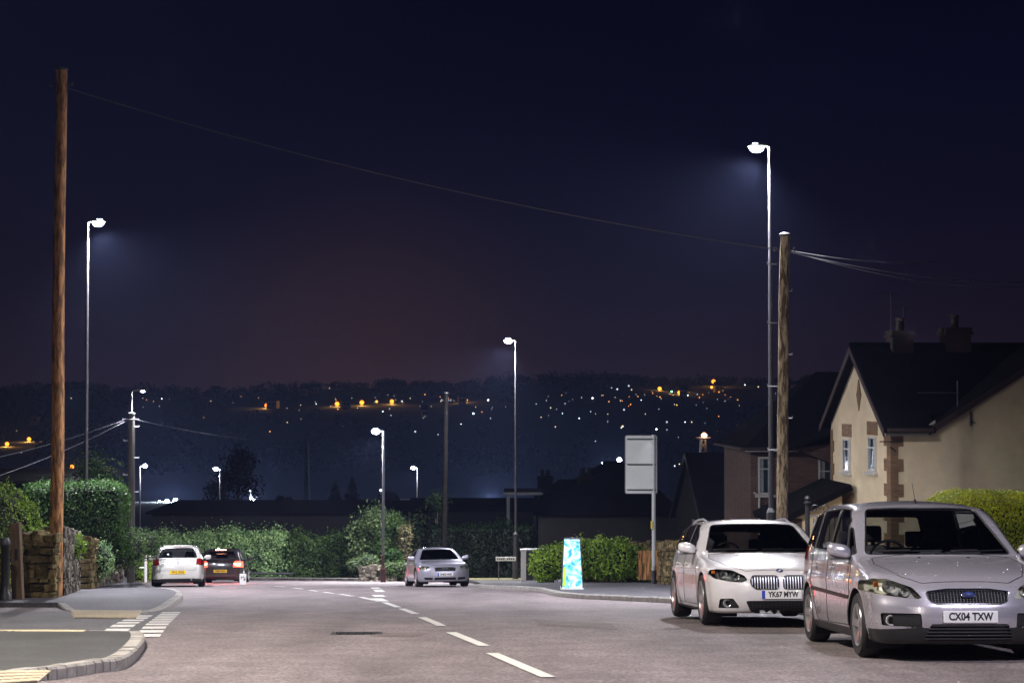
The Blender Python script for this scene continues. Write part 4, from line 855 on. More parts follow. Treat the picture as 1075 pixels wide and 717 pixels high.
def car_leaving():
    t = thing('departing_car', 'dark hatchback with glowing red tail lamps, driving away beyond the white hatchback', 'car')
    yaw = R(180 + 4); Y = 72.0; g = onG(232, Y); L = 4.23
    f = Vector((g.x, g.y, 0)) - Vector((-math.sin(yaw), math.cos(yaw), 0)) * L
    t.location = (f.x, f.y, G(f.y) - .02); t.rotation_euler = (math.atan(.094), 0, yaw)
    sp = HAT(paint('dark_car_paint', (.018, .016, .018), .3, .3), [(.50, .66), (.95, .64), (.95, .86), (.60, .90), (.52, .84)], M['redlit'], res=.04)
    B = build_car(t, sp); plate(B, t, .50, 'YS09 KDU', rear=True, band=False, tw=.42)
    for x in (-.66, .66):
        p = B.cast('rear', x, .76, 1); m = MB(); m.box((x, p.y + .006, .76), (.26, .03, .10)); m.build('brake_lamp', M['redhot'], t, bevel=.012)
    m = MB(); m.box((0, 4.10, 1.335), (.42, .03, .028)); m.build('high_brake_lamp', M['redhot'], t, bevel=.005)
    for x in (-.66, .66):
        ld = bpy.data.lights.new('tail_glow', 'SPOT'); ld.energy = 200; ld.color = (1, .04, .03); ld.spot_size = R(140); ld.spot_blend = .8; ld.shadow_soft_size = .08
        lo = bpy.data.objects.new('tail_glow', ld); COL.objects.link(lo); lo.parent = t; p = B.cast('rear', x, .76, 1); lo.location = (x, p.y + .06, .76); lo.rotation_euler = (R(80), 0, 0); lo.rotation_euler = (Vector((0, 1, -.8))).to_track_quat('-Z', 'Y').to_euler()
# ------------------------------------------------------------------ ground, roads, pavements
def ground_poly(pts, h, name, mt, kind='structure', edge=0.0, ys=(), parent=None):
    hf = h if callable(h) else (lambda x, y: h)
    """flat outline (x, y) laid on the ground at height h; edge > 0 gives it sides that deep"""
    bm = bmesh.new(); vs = [bm.verts.new((p[0], p[1], 0)) for p in pts]; f = bm.faces.new(vs)
    if f.normal.z < 0: bmesh.ops.reverse_faces(bm, faces=[f])
    bmesh.ops.triangulate(bm, faces=bm.faces[:])
    for y in tuple(ys) + (0, 18, 24.5, 61, 95):
        bmesh.ops.bisect_plane(bm, geom=bm.verts[:] + bm.edges[:] + bm.faces[:], plane_co=(0, y, 0), plane_no=(0, 1, 0))
    if edge:
        r = bmesh.ops.extrude_face_region(bm, geom=bm.faces[:]); top = [g for g in r['geom'] if isinstance(g, bmesh.types.BMVert)]
        for v in bm.verts: v.co.z = G(v.co.y) + hf(v.co.x, v.co.y) - edge
        for v in top: v.co.z = G(v.co.y) + hf(v.co.x, v.co.y)
        bmesh.ops.recalc_face_normals(bm, faces=bm.faces)
    else:
        for v in bm.verts: v.co.z = G(v.co.y) + hf(v.co.x, v.co.y)
        bmesh.ops.recalc_face_normals(bm, faces=bm.faces)
        if sum(f.normal.z for f in bm.faces) < 0: bmesh.ops.reverse_faces(bm, faces=bm.faces)
    me = bpy.data.meshes.new(name); bm.to_mesh(me); bm.free(); o = link(name, me, mt, parent)
    if kind: o['kind'] = kind
    return o
def pxp(pts, h=0.0): return [tuple(gnd(a, b, h))[:2] for a, b in pts]
def inset(poly, d):
    """offset a closed outline inwards"""
    n = len(poly); A = sum(poly[i][0] * poly[(i + 1) % n][1] - poly[(i + 1) % n][0] * poly[i][1] for i in range(n)); s = 1 if A > 0 else -1; out = []
    for i in range(n):
        p0, p, p1 = Vector(poly[i - 1]), Vector(poly[i]), Vector(poly[(i + 1) % n]); a = (p - p0).normalized(); b = (p1 - p).normalized()
        na, nb = Vector((-a.y, a.x)) * s, Vector((-b.y, b.x)) * s; m = (na + nb)
        m = m.normalized() if m.length > .1 else na; c = max(.35, m.dot(na)); out.append(tuple(p + m * d / c))
    return out
def smooth_line(pts, k=6):
    out = []
    for i in range(len(pts) - 1):
        p0, p1, p2, p3 = (Vector(pts[max(i - 1, 0)]), Vector(pts[i]), Vector(pts[i + 1]), Vector(pts[min(i + 2, len(pts) - 1)]))
        for j in range(k):
            t = j / k; out.append(tuple(.5 * ((2 * p1) + (p2 - p0) * t + (2 * p0 - 5 * p1 + 4 * p2 - p3) * t * t + (3 * p1 - p0 - 3 * p2 + p3) * t ** 3)))
    out.append(tuple(pts[-1])); return out
def kerb_line(line, h, name='kerb', w_=.15, down=.25, side=1):
    """a row of kerb stones along a ground line, h above the road"""
    L = [Vector(p) for p in line]; m = MB(); n = len(L); acc = 0
    nr = []
    for i in range(n):
        t = (L[min(i + 1, n - 1)] - L[max(i - 1, 0)]).normalized(); nr.append(Vector((-t.y, t.x)) * side)
    d = 0; seg = 0
    hh = [h(p.x, p.y) if callable(h) else h for p in L]
    for i in range(n - 1):
        ln = (L[i + 1] - L[i]).length; k = max(1, int(round(ln / .9)))
        for j in range(k):
            a, b = j / k + .008 / max(ln, .01), (j + 1) / k - .008 / max(ln, .01)
            q = []
            for t in (a, b):
                p = L[i].lerp(L[i + 1], t); nn = nr[i].lerp(nr[i + 1], t); e = hh[i] * (1 - t) + hh[i + 1] * t; q.append((p, p + nn * w_, e))
            (p0, i0, e0), (p1, i1, e1) = q; jj = random.uniform(-.004, .004); ch = .022
            def z(p, e): return G(p.y) + e + jj
            vs = []
            for (p, ii, e) in q:
                o_ = (p - ii).normalized()
                vs += [(p.x, p.y, G(p.y) - down), (p.x, p.y, z(p, e) - ch), (p.x - o_.x * ch, p.y - o_.y * ch, z(p, e)), (ii.x, ii.y, z(ii, e)), (ii.x, ii.y, G(ii.y) - down)]
            m.add(vs, [(0, 1, 6, 5), (1, 2, 7, 6), (2, 3, 8, 7), (3, 4, 9, 8), (0, 4, 3, 2, 1), (5, 6, 7, 8, 9)])
    o = m.build(name, M['kerb']); o['kind'] = 'structure'; return o
# land sheet
xs = np.concatenate([np.linspace(-1300, -140, 24), np.linspace(-120, 120, 13), np.linspace(140, 1300, 24)]); ysl = np.concatenate([[-90, -40, 0, 18, 24.5, 61, 95], np.linspace(120, 600, 13), np.linspace(640, 1520, 30), np.linspace(1530, 1700, 10), np.linspace(1750, 2200, 6)])
V = [(x, y, terr(x, y)) for y in ysl for x in xs]; nx = len(xs); F = [(j * nx + i, j * nx + i + 1, (j + 1) * nx + i + 1, (j + 1) * nx + i) for j in range(len(ysl) - 1) for i in range(nx - 1)]
o = npmesh('terrain', V, F, M['soil'], None, True); o['kind'] = 'structure'
# asphalt
road = ground_poly([(-60, -60), (16, -60), (16, 30), (13, 90), (-60, 90)], 0.0, 'road', M['road'])
near_left = smooth_line(pxp([(-60, 760), (20, 719), (60, 713), (100, 706.5), (128, 702.5), (140, 695), (148, 686), (152, 678), (149, 671.5), (140, 667), (124, 663.5), (100, 662.5)]), 4)
far_left_edge = smooth_line(pxp([(60, 637.5), (75, 642.5), (110, 643.2), (150, 642.8), (176, 639), (187, 633.5), (191, 629), (190, 625.0), (180, 622), (160, 620.8), (140, 620)]), 4)
# side road surface (lighter, older)
sr = pxp([(152, 668), (182, 641), (60, 641), (-200, 652), (-700, 662), (-700, 700), (-60, 668), (100, 664)]); ground_poly(sr, .004, 'side_road', M['side'])
nl = near_left + [(-30, near_left[-1][1] + 1.0), (-30, near_left[0][1] - 3)]
fl_in = [(-17, 48.5), (-30, 44), (-40, 38), (-26, 34.5)]
kw = .15
yn = max(p[1] for p in near_left)
def h_near(x, y): return .012 + .093 * smst((yn + .15 - y) / 2.4)
ground_poly(inset(nl, .14), h_near, 'pavement_near_side', M['pave_dark'], edge=.10, ys=[yn - .3 * i for i in range(9)])
kerb_line(near_left, lambda x, y: h_near(x, y) + .006, side=1)
fl = far_left_edge + [tuple(onG(138, 75))[:2], (-19, 75), (-40, 60), (-40, 33), (-22, 33.5)]
yf = min(p[1] for p in far_left_edge)
def h_far(x, y): return .012 + .093 * smst((y - yf - .5) / 4.5)
ground_poly(inset(fl, .14), h_far, 'pavement_far_side', M['pave'], edge=.10, ys=[yf + .5 * i for i in range(12)])
kerb_line(far_left_edge, lambda x, y: h_far(x, y) + .006, side=1)
# right pavement
right_edge = smooth_line([(7.1, -14), (6.35, 4), (5.75, 14), (5.25, 20), (4.75, 27), (4.2, 34)] + pxp([(740, 637), (700, 633), (649, 630.3), (605, 628), (583, 625.5), (571, 622.4)]), 5)
back_r = pxp([(566, 620.6), (540, 618.6), (512, 617.6), (500, 616.2)])
re2 = right_edge + smooth_line(back_r, 3)
rp = re2 + [(-1.35, 66), (-1.7, 71), (-3.6, 79.5), (2, 88), (14, 88), (16, 30), (16, -14)]
ground_poly(inset(rp, .14), .105, 'pavement_right', M['pave'], edge=.12)
kerb_line(right_edge, .115, side=-1); kerb_line([right_edge[-1]] + smooth_line(back_r, 3), .112, side=-1)
# far kerb below the hedge
far_edge = smooth_line([(-26, 84.5), (-17, 84.8), (-12, 84.3), (-8.5, 82.4), (-6, 80.5), (-4.6, 79)], 5)
ground_poly(inset(far_edge + [(-3.5, 92), (-30, 92)], .0), .105, 'verge', M['pave_dark'], edge=.12); kerb_line(far_edge, .12, side=1)
# tactile paving
def tactile(a, b, c, d, rows, cols, label, hf=lambda x, y: .105):
    t = thing('tactile_paving', label, 'paving', group='buff blister paving at the side road crossing'); q = [Vector(tuple(gnd(*p, .11))[:2]) for p in (a, b, c, d)]
    def P(u, v): return q[0].lerp(q[1], u).lerp(q[3].lerp(q[2], u), v)
    s_ = MB(); bl = MB()
    for i in range(rows):
        for j in range(cols):
            cs = [P((j + e) / cols, (i + g) / rows) for e, g in ((.015, .02), (.985, .02), (.985, .98), (.015, .98))]
            s_.add([(p.x, p.y, G(p.y) + hf(p.x, p.y) + .007) for p in cs] + [(p.x, p.y, G(p.y) + hf(p.x, p.y) - .01) for p in cs], [(0, 1, 2, 3), (0, 4, 5, 1), (1, 5, 6, 2), (2, 6, 7, 3), (3, 7, 4, 0)])
            for k in range(2):
                for l in range(2):
                    p = P((j + (k + .5) / 2) / cols, (i + (l + .5) / 2) / rows); z = G(p.y) + hf(p.x, p.y) + .007; r = .055
                    bl.add([(p.x - r, p.y - r, z), (p.x + r, p.y - r, z), (p.x + r, p.y + r, z), (p.x - r, p.y + r, z), (p.x - r * .5, p.y - r * .6, z + .007), (p.x + r * .5, p.y - r * .6, z + .007), (p.x + r * .5, p.y + r * .6, z + .007), (p.x - r * .5, p.y + r * .6, z + .007)], [(4, 5, 6, 7), (0, 1, 5, 4), (1, 2, 6, 5), (2, 3, 7, 6), (3, 0, 4, 7)])
    s_.build('slabs', M['tactile'], t, fixn=True); bl.build('blisters', M['blister'], t, fixn=False)
tactile((79, 641.5), (143, 641.8), (148, 635), (74, 634.5), 3, 8, 'buff blister paving beside the tall wooden pole at the far corner', h_far)
tactile((-60, 722), (38, 714.5), (52, 703.5), (-60, 704), 2, 5, 'buff blister paving at the bottom corner of the near pavement', h_near)
tactile((-60, 659.5), (62, 661), (92, 661.4), (-40, 654.6), 2, 9, 'buff blister paving strip along the back of the near pavement', h_near)
# painted lines
def dash(q, name='road_marking'): return q
lines = MB()
def paint_quad(mb, q):
    q = [Vector(tuple(p)[:2]) for p in q]
    n = max(1, int((q[1] - q[0]).length / .8)); ys = 3
    k = max(1, int(abs(q[2].y - q[1].y) / 1.0))
    for i in range(n):
        for j in range(k):
            c = []
            for u, v in ((i / n, j / k), ((i + 1) / n, j / k), ((i + 1) / n, (j + 1) / k), (i / n, (j + 1) / k)): p = q[0].lerp(q[1], u).lerp(q[3].lerp(q[2], u), v); c.append((p.x, p.y, G(p.y) + .009))
            mb.add(c, [(0, 1, 2, 3)])
def stroke(a, b, w_=.12):
    A, B_ = gnd(*a), gnd(*b); A, B_ = Vector(A[:2]), Vector(B_[:2]); t = (B_ - A).normalized(); n = Vector((-t.y, t.x)) * w_ / 2; m = MB(); paint_quad(m, [A - n, A + n, B_ + n, B_ - n]); return m
k = 0
for a, b in [((575.5, 711.3), (516.5, 686)), ((508.5, 678.3), (473.5, 664.0)), ((463.5, 657.3), (443, 648.2)), ((436.5, 644.6), (421.5, 639.0)), ((418, 637.6), (403.5, 632.4)), ((395, 630.6), (378.5, 626.8)), ((370, 625.9), (357, 623.7)), ((350, 623), (339.5, 621.4)), ((333, 620.7), (325, 619.4)), ((318, 618.4), (308, 617.2)), ((300, 616.3), (288, 615.2))]:
    o = stroke(a, b, .13).build('centre_line', M['white'], fixn=False); o['kind'] = 'structure'
for a, b in [((401.5, 631.4), (395, 628.2)), ((399.5, 626.5), (395.5, 624.6)), ((399.5, 621.4), (396.5, 619.0)), ((396, 618.2), (392.5, 616.6))]:
    o = stroke(a, b, .28).build('give_way_line', M['white'], fixn=False); o['kind'] = 'structure'
for row, (a, b, n, w_) in enumerate((((121, 663.0), (152, 645.4), 6, .30), ((154, 668.8), (181, 642.2), 10, .30))):
    A, B_ = Vector(gnd(*a)[:2]), Vector(gnd(*b)[:2])
    for i in range(n):
        p0, p1 = A.lerp(B_, i / n), A.lerp(B_, (i + .62) / n); m = MB(); hw = Vector((w_ / 2, .05 * w_)); paint_quad(m, [p0 - hw, p0 + hw, p1 + hw, p1 - hw]); o = m.build('give_way_line', M['white'], fixn=False); o['kind'] = 'structure'
o = stroke((1075, 692), (1010, 685), .1).build('bay_line', M['white'], fixn=False); o['kind'] = 'structure'
for q in ([(392, 664.5), (452, 664.5), (440, 667.6), (388, 667.8)], [(560, 650), (640, 654), (650, 661), (566, 656)]):
    ground_poly(pxp(q), .0035, 'road_patch', M['road_patch'])
# iron cover let into the carriageway
t = thing('manhole_cover', 'small dark iron cover let into the road surface left of the centre line', 'cover', tuple(gnd(374, 665.5, .0))); t.scale = (.95, .45, 1)
m = MB(); m.box((0, 0, .006), (.52, .52, .012)); m.build('cover_plate', M['iron'], t, bevel=.003)
m = MB(); m.box((-.30, 0, .005), (.05, .62, .012)); m.box((.30, 0, .005), (.05, .62, .012)); m.box((0, .30, .005), (.56, .05, .012)); m.box((0, -.30, .005), (.56, .05, .012)); m.build('cover_frame', M['steel_dk'], t)
for i in range(5):
    m = MB(); m.box((-.2 + .1 * i, 0, .014), (.03, .42, .006)); m.build('rib', M['iron'], t)

# ------------------------------------------------------------------ street lamps
def lantern_light(parent, loc, energy, aim=(0, 0, -1), size=R(164), soft=.12, color=None):
    ld = bpy.data.lights.new('lantern_light', 'SPOT'); ld.energy = energy; ld.color = color or LAMP_C; ld.spot_size = size; ld.spot_blend = .9; ld.shadow_soft_size = soft
    lo = bpy.data.objects.new('lantern_light', ld); COL.objects.link(lo); lo.parent = parent; lo.location = loc; lo.rotation_euler = Vector(aim).to_track_quat('-Z', 'Y').to_euler(); return lo
def street_lamp(label, loc, h, arm, energy, base_mat='steel_dk', top_mat='steel', bs=1.0, red=False, far=False, arml=.07, baseh=1.9, color=None):
    """arm: +1 lantern to the right of the column, -1 to the left"""
    t = thing('street_lamp', label, 'street lamp', loc, 0, 'street lamps')
    m = MB(); m.tube([(0, 0, -.3), (0, 0, baseh)], .11, 16); m.tube([(0, 0, baseh), (0, 0, baseh + .10)], [.11, .062], 16); m.build('column_base', M[base_mat], t, smooth=True)
    m = MB(); m.tube([(0, 0, baseh + .09), (0, 0, h * .5), (0, 0, h)], [.06, .052, .042], 14); m.tube([(0, 0, h - .05), (0, 0, h + .02)], .055, 14); m.build('column', M[top_mat], t, smooth=True)
    m = MB(); m.box((0, -.112, .75), (.12, .012, .55)); m.build('column_door', M[base_mat], t, bevel=.005)
    m = MB(); m.tube([(0, 0, h - .06), (arm * .03, 0, h + .02), (arm * (arml + .02), 0, h + .05)], .028, 10); m.build('bracket_arm', M['steel'], t, smooth=True)
    x0 = arm * (arml - .06); ln = .52 * bs; m = MB()
    vs = []
    for x, wd, zt in ((0, .07, .03), (.2, .12, .065), (.55, .14, .07), (.9, .13, .05), (1, .08, .02)):
        for yy, zz in ((-wd, 0), (-wd * .8, zt), (wd * .8, zt), (wd, 0)): vs.append((x0 + arm * x * ln, yy, h + .03 + zz))
    fs = [(i * 4 + j, i * 4 + (j + 1) % 4, (i + 1) * 4 + (j + 1) % 4, (i + 1) * 4 + j) for i in range(4) for j in range(4)] + [(0, 1, 2, 3), (16, 17, 18, 19)]
    m.add(vs, fs); m.build('lantern', M['steel'], t, smooth=True)
    m = MB(); cx = x0 + arm * ln * .58
    vs = [(cx + math.cos(a) * .165 * bs * rr, math.sin(a) * .12 * bs * rr, h + .032 - dz) for rr, dz in ((.45, -.075), (.85, -.045), (1.0, 0), (.95, .06), (.68, .11), (.22, .135)) for a in np.linspace(0, 2 * math.pi, 17)[:-1]]
    fs = [(r * 16 + j, r * 16 + (j + 1) % 16, (r + 1) * 16 + (j + 1) % 16, (r + 1) * 16 + j) for r in range(5) for j in range(16)] + [tuple(80 + j for j in range(16))]
    m.add(vs, fs); o = m.build('lamp_glass', M['bowl_far'] if far else M['bowl'], t, smooth=True)
    o.visible_shadow = True
    if energy: lantern_light(t, (cx, 0, h - .26), energy, (arm * .42, 0, -1), color=color)
    return t
LP = LAMP_W
def on(px, Y, h=.105): g = onG(px, Y, h); return tuple(g)
street_lamp('tall street lamp standing by the stone wall, its lantern reaching right', on(91, 52.5), 10.55, 1, LP)
street_lamp('tallest and brightest street lamp, beside the weathered pole behind the cars', on(809, 42.5), 10.45, -1, LP)
street_lamp('tall street lamp between the coupe and the laurel bush', on(541.5, 77), 10.1, -1, LP, base_mat='steel_dk')
street_lamp('lower street lamp rising in front of the feathery trees, red band at its foot', on(402.5, 75.5), 6.15, -1, LP * .42, base_mat='steel_rd', baseh=.45)
street_lamp('street lamp further down the hill beyond the dark flat roof, lantern to the left', (onG(438.5, 135).x, 135, -11.9), 6.0, -1, LP * .35)
street_lamp('street lamp rising behind the long hedge', (onG(231.5, 130).x, 130, -11.6), 5.85, -1, LP * .15)
street_lamp('dim street lamp seen just right of the pole by the parked hatchback', (onG(147.5, 120).x, 120, -11.15), 6.05, 1, LP * .25)
# the same road goes on behind the camera with its own lamps
street_lamp('street lamp over the near pavement, outside the frame beside the camera', (-7.4, 17.5, G(17.5) + .1), 10.4, 1, LP * .8, color=(1, .90, .80))
street_lamp('street lamp on the right pavement next to the camera, outside the frame', (8.6, 5.0, G(5) + .1), 10.4, -1, LP * .9, color=(.88, .84, 1))
street_lamp('street lamp behind the camera on the left pavement', (-5.4, -16, G(-16) + .1), 10.4, 1, LP * .5, color=(1, .86, .70))

# ------------------------------------------------------------------ wooden poles and cables
def step_bolts(t, zs, r, side_alt=True):
    for i, z in enumerate(zs):
        s_ = (1 if i % 2 else -1); m = MB(); m.tube([(s_ * r * .5, -.03, z), (s_ * (r + .15), -.03, z), (s_ * (r + .15), -.03, z + .05)], .015, 6); m.build('step_bolt', M['post_grey'], t)
def wooden_pole(label, loc, h, r0, r1, mt, lean=(0, 0), bolts=(), ins=True, name='telegraph_pole'):
    t = thing(name, label, 'telegraph pole', loc, 0, 'wooden poles'); n = 9; m = MB()
    pts = [(lean[0] * i / (n - 1) + random.uniform(-.012, .012), lean[1] * i / (n - 1), -.3 + (h + .3) * i / (n - 1)) for i in range(n)]
    m.tube(pts, [r0 + (r1 - r0) * i / (n - 1) for i in range(n)], 18); m.build('pole_shaft', M[mt], t, smooth=True)
    m = MB(); m.tube([(lean[0], lean[1], h - .02), (lean[0], lean[1], h + .02), (lean[0], lean[1], h + .05)], [r1 + .02, r1 + .02, r1 * .4], 14); m.build('pole_cap', M['steel_dk'], t, smooth=True)
    if ins:
        for s_ in (-1, 1):
            m = MB(); m.tube([(lean[0] + s_ * r1 * .8, lean[1], h - .35), (lean[0] + s_ * (r1 + .10), lean[1], h - .33)], .014, 6); m.lathe([(0, .05), (.03, .05), (.035, .02), (.022, 0), (.035, -.03), (0, -.04)], c=(lean[0] + s_ * (r1 + .11), lean[1], h - .33), n=10); m.build('insulator', M['steel'], t, smooth=True)
    step_bolts(t, bolts, r0 * .9); return t
def cable(name, label, a, b, sag, r=.012, mt='wire', n=26, group='overhead cables'):
    a, b = Vector(a), Vector(b); pts = [a.lerp(b, i / n) - Vector((0, 0, sag * 4 * (i / n) * (1 - i / n))) for i in range(n + 1)]; m = MB(); m.tube(pts, r, 5)
    return tag(m.build(name, M[mt], smooth=True), label, 'cable', group)
PL = onG(60, 39, .105); wooden_pole('tall orange brown wooden pole at the left, in front of the stone wall', tuple(PL), 11.35, .145, .118, 'wood', (.05, 0), (), True)
PR = onG(818.5, 40, .105); wooden_pole('weathered pale wooden pole beside the brightest street lamp', tuple(PR), 7.95, .135, .105, 'wood_grey', (.13, 0), (3.2, 3.9, 4.6, 5.3, 6.0, 6.7, 7.3), True)
PM = onG(138.5, 64, .105); t = wooden_pole('dark wooden pole carrying a small lantern, beside the parked white hatchback', tuple(PM), 5.95, .14, .115, 'wood_dark', (0, 0), (2.6, 3.2, 3.8, 4.4, 5.0, 5.5), False)
m = MB(); m.tube([(0, 0, 5.9), (0, 0, 6.72), (.06, 0, 6.76), (.22, 0, 6.78)], .03, 10); m.build('lamp_bracket', M['steel'], t, smooth=True)
m = MB(); m.box((.36, 0, 6.78), (.34, .16, .06)); m.build('lantern', M['steel'], t, bevel=.02)
m = MB(); m.lathe([(.07, 0), (.06, -.03), (.02, -.045)], c=(.38, 0, 6.75), n=12); m.build('lamp_glass', M['bowl'], t, smooth=True); lantern_light(t, (.38, 0, 6.66), LP * .2, (.25, 0, -1))
m = MB(); m.tube([(-.3, -.12, 5.75), (.28, -.12, 5.75)], .025, 8); m.build('cross_bar', M['steel'], t)
PK = tuple(onG(466, 81.3, .1)); wooden_pole('dark bare wooden pole rising between the coupe and the dark hedge', PK, 8.3, .13, .10, 'wood_black', (.1, 0), (), True)
a = PL + Vector((.17, 0, 10.95)); b = PR + Vector((-.02, 0, 7.62))
cable('overhead_cable', 'single long cable sagging across the street between the two tall wooden poles', a, b, .33, .014, 'wire')
for i, (px, py, Y, sg) in enumerate(((985, 275, 52, .12), (1090, 300, 54, .3), (1130, 292, 60, .35))):
    cable('overhead_cable', ['bright cable running from the weathered pole to the cream house', 'lower slack cable from the weathered pole towards the cream house chimneys', 'faint upper cable from the weathered pole over the cream house roof'][i], PR + Vector((.25, 0, 7.6 - .02 * i)), at(px, py, Y), sg, .011, 'wire_lit')
cable('overhead_cable', 'upper cable running left from the pole with the small lantern', PM + Vector((-.2, 0, 5.75)), at(-40, 488, 55), .12, .005)
cable('overhead_cable', 'lower cable running left from the pole with the small lantern', PM + Vector((-.2, 0, 5.7)), at(-40, 512, 50), .15, .006)
cable('overhead_cable', 'short cable running right from the pole with the small lantern', PM + Vector((.25, 0, 5.72)), at(322, 462, 118), .3, .006)

# ------------------------------------------------------------------ signs and small street things
g = onG(686, 61.5, .105); t = thing('traffic_sign', 'large grey traffic sign seen from behind on a steel post', 'sign', tuple(g))
m = MB(); m.tube([(0, 0, -.2), (0, 0, .45)], .085, 16); m.build('post_base', M['steel_dk'], t, smooth=True)
m = MB(); m.tube([(0, 0, .44), (0, 0, 5.0)], .068, 16); m.tube([(0, 0, 5.0), (0, 0, 5.03)], .072, 16); m.build('post', M['post_grey'], t, smooth=True)
cxs = at(673.3, 488, 61.5).x - g.x; m = MB(); zc = at(673, 487.5, 61.5).z - g.z; sw_, sh_ = 1.10, 1.98
pr = rpoly([(cxs - sw_ / 2, zc - sh_ / 2), (cxs + sw_ / 2, zc - sh_ / 2), (cxs + sw_ / 2, zc + sh_ / 2), (cxs - sw_ / 2, zc + sh_ / 2)], .07); m.prism(pr, 'y', .075, .080); m.build('sign_panel', M['sign_back'], t)
m = MB(); m.tube([(x, .073, z) for x, z in pr + [pr[0]]], .012, 6); m.build('panel_rim', M['steel'], t)
for z in (zc - .86, zc, zc + .86):
    m = MB(); m.box((cxs, .062, z), (.96, .026, .045)); m.build('mounting_rail', M['steel_dk'], t)
    m = MB(); m.box((0, 0, z), (.15, .13, .05)); m.build('clamp', M['steel'], t, bevel=.01)
m = MB(); m.box((-.075, -.02, 1.98), (.05, .14, .26)); m.build('yellow_tag', M['yellow'], t)
g = onG(531, 75.5, .105); t = thing('street_name_sign', 'low white street name sign on short legs beside the tall lamp', 'sign', tuple(g))
m = MB(); m.box((0, 0, .86), (.84, .03, .17)); m.build('sign_plate', M['plate_w'], t, bevel=.006)
for x in (-.30, .30): m = MB(); m.box((x, .03, .42), (.05, .05, .90)); m.build('leg', M['steel'], t)
m = MB(); m.box((0, .028, .86), (.80, .03, .13)); m.build('backing_board', M['steel_dk'], t)
# low grey marks of worn, unreadable lettering
m = MB()
for i in range(9): m.box((-.33 + i * .082, -.0165, .86), (.05 if i != 4 else .0001, .002, .07))
m.build('worn_lettering', M['steel_dk'], t)
# A-board, its artwork and green motif set to glow
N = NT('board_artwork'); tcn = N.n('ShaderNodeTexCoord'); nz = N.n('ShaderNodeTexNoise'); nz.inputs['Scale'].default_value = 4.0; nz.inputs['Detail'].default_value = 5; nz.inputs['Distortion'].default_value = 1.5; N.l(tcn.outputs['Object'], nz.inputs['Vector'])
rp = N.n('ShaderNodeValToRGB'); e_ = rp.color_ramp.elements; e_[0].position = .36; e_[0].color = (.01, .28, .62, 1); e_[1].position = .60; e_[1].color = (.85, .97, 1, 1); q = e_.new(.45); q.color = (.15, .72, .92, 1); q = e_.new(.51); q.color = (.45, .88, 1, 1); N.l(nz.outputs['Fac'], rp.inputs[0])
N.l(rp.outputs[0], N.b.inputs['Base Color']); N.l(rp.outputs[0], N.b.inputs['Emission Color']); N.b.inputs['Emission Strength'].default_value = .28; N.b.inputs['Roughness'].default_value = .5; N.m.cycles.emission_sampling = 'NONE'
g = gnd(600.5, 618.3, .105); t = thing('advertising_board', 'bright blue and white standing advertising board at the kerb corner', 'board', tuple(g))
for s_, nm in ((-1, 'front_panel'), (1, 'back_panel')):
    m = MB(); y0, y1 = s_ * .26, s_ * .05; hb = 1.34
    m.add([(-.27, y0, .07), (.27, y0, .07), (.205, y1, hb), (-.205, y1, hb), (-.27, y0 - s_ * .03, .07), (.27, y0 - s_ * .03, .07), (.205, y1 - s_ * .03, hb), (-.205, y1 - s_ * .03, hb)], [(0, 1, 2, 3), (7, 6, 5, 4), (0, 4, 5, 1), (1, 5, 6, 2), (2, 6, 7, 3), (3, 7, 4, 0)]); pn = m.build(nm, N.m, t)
    m = MB()
    for a_, b_ in (((-.285, y0, .05), (-.215, y1, hb + .02)), ((.285, y0, .05), (.215, y1, hb + .02)), ((-.285, y0, .05), (.285, y0, .05))): m.tube([a_, b_], .014, 6)
    m.build('panel_frame', M['steel'], pn)
m = MB(); m.tube([(-.21, 0, hb + .03), (.21, 0, hb + .03)], .02, 8); m.build('hinge_bar', M['steel_dk'], t)
m = MB(); m.box((0, 0, .03), (.62, .6, .05)); m.build('base_plate', M['plate_w'], t, bevel=.01)
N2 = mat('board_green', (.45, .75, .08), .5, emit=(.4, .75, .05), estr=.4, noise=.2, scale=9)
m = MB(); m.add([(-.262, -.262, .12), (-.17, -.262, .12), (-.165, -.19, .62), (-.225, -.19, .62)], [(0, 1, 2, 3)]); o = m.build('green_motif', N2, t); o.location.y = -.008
# small white marker post by the far kerb
g = gnd(255, 613.5, 0); t = thing('marker_sign', 'tiny white marker sign with a dark arrow symbol beyond the departing car', 'sign', tuple(g))
m = MB(); m.box((0, 0, .20), (.24, .05, .40)); m.build('marker_panel', M['plate_w'], t, bevel=.01); m = MB(); m.tube([(-.06, -.028, .22), (-.05, -.028, .29), (.02, -.028, .30), (.06, -.028, .25), (.06, -.028, .18)], .014, 6); m.tube([(.02, -.028, .20), (.06, -.028, .16), (.10, -.028, .20)], .012, 6); m.build('arrow_symbol', M['ink'], t)
g = onG(154, 66, .105); t = thing('signpost_frame', 'pale slim tubular post with a crossbar beside the parked white hatchback', 'post', tuple(g))
m = MB(); m.tube([(0, 0, 0), (0, 0, 1.25)], .05, 10); m.build('post', M['plate_w'], t, smooth=True); m = MB(); m.tube([(-.12, 0, 1.22), (.16, 0, 1.22)], .045, 8); m.tube([(-.22, 0, .52), (0, 0, .52)], .03, 8); m.build('crossbar', M['plate_w'], t)
# low parapet rail far side
m = MB(); p0, p1 = Vector((-15.9, 85.4, G(85.4) + .28)), Vector((-10.2, 84.6, G(84.6) + .30)); m.tube([p0, p0.lerp(p1, .5) + Vector((0, 0, .03)), p1], .05, 6); tag(m.build('kerb_rail', M['steel']), 'long pale low rail at the foot of the long hedge', 'rail')
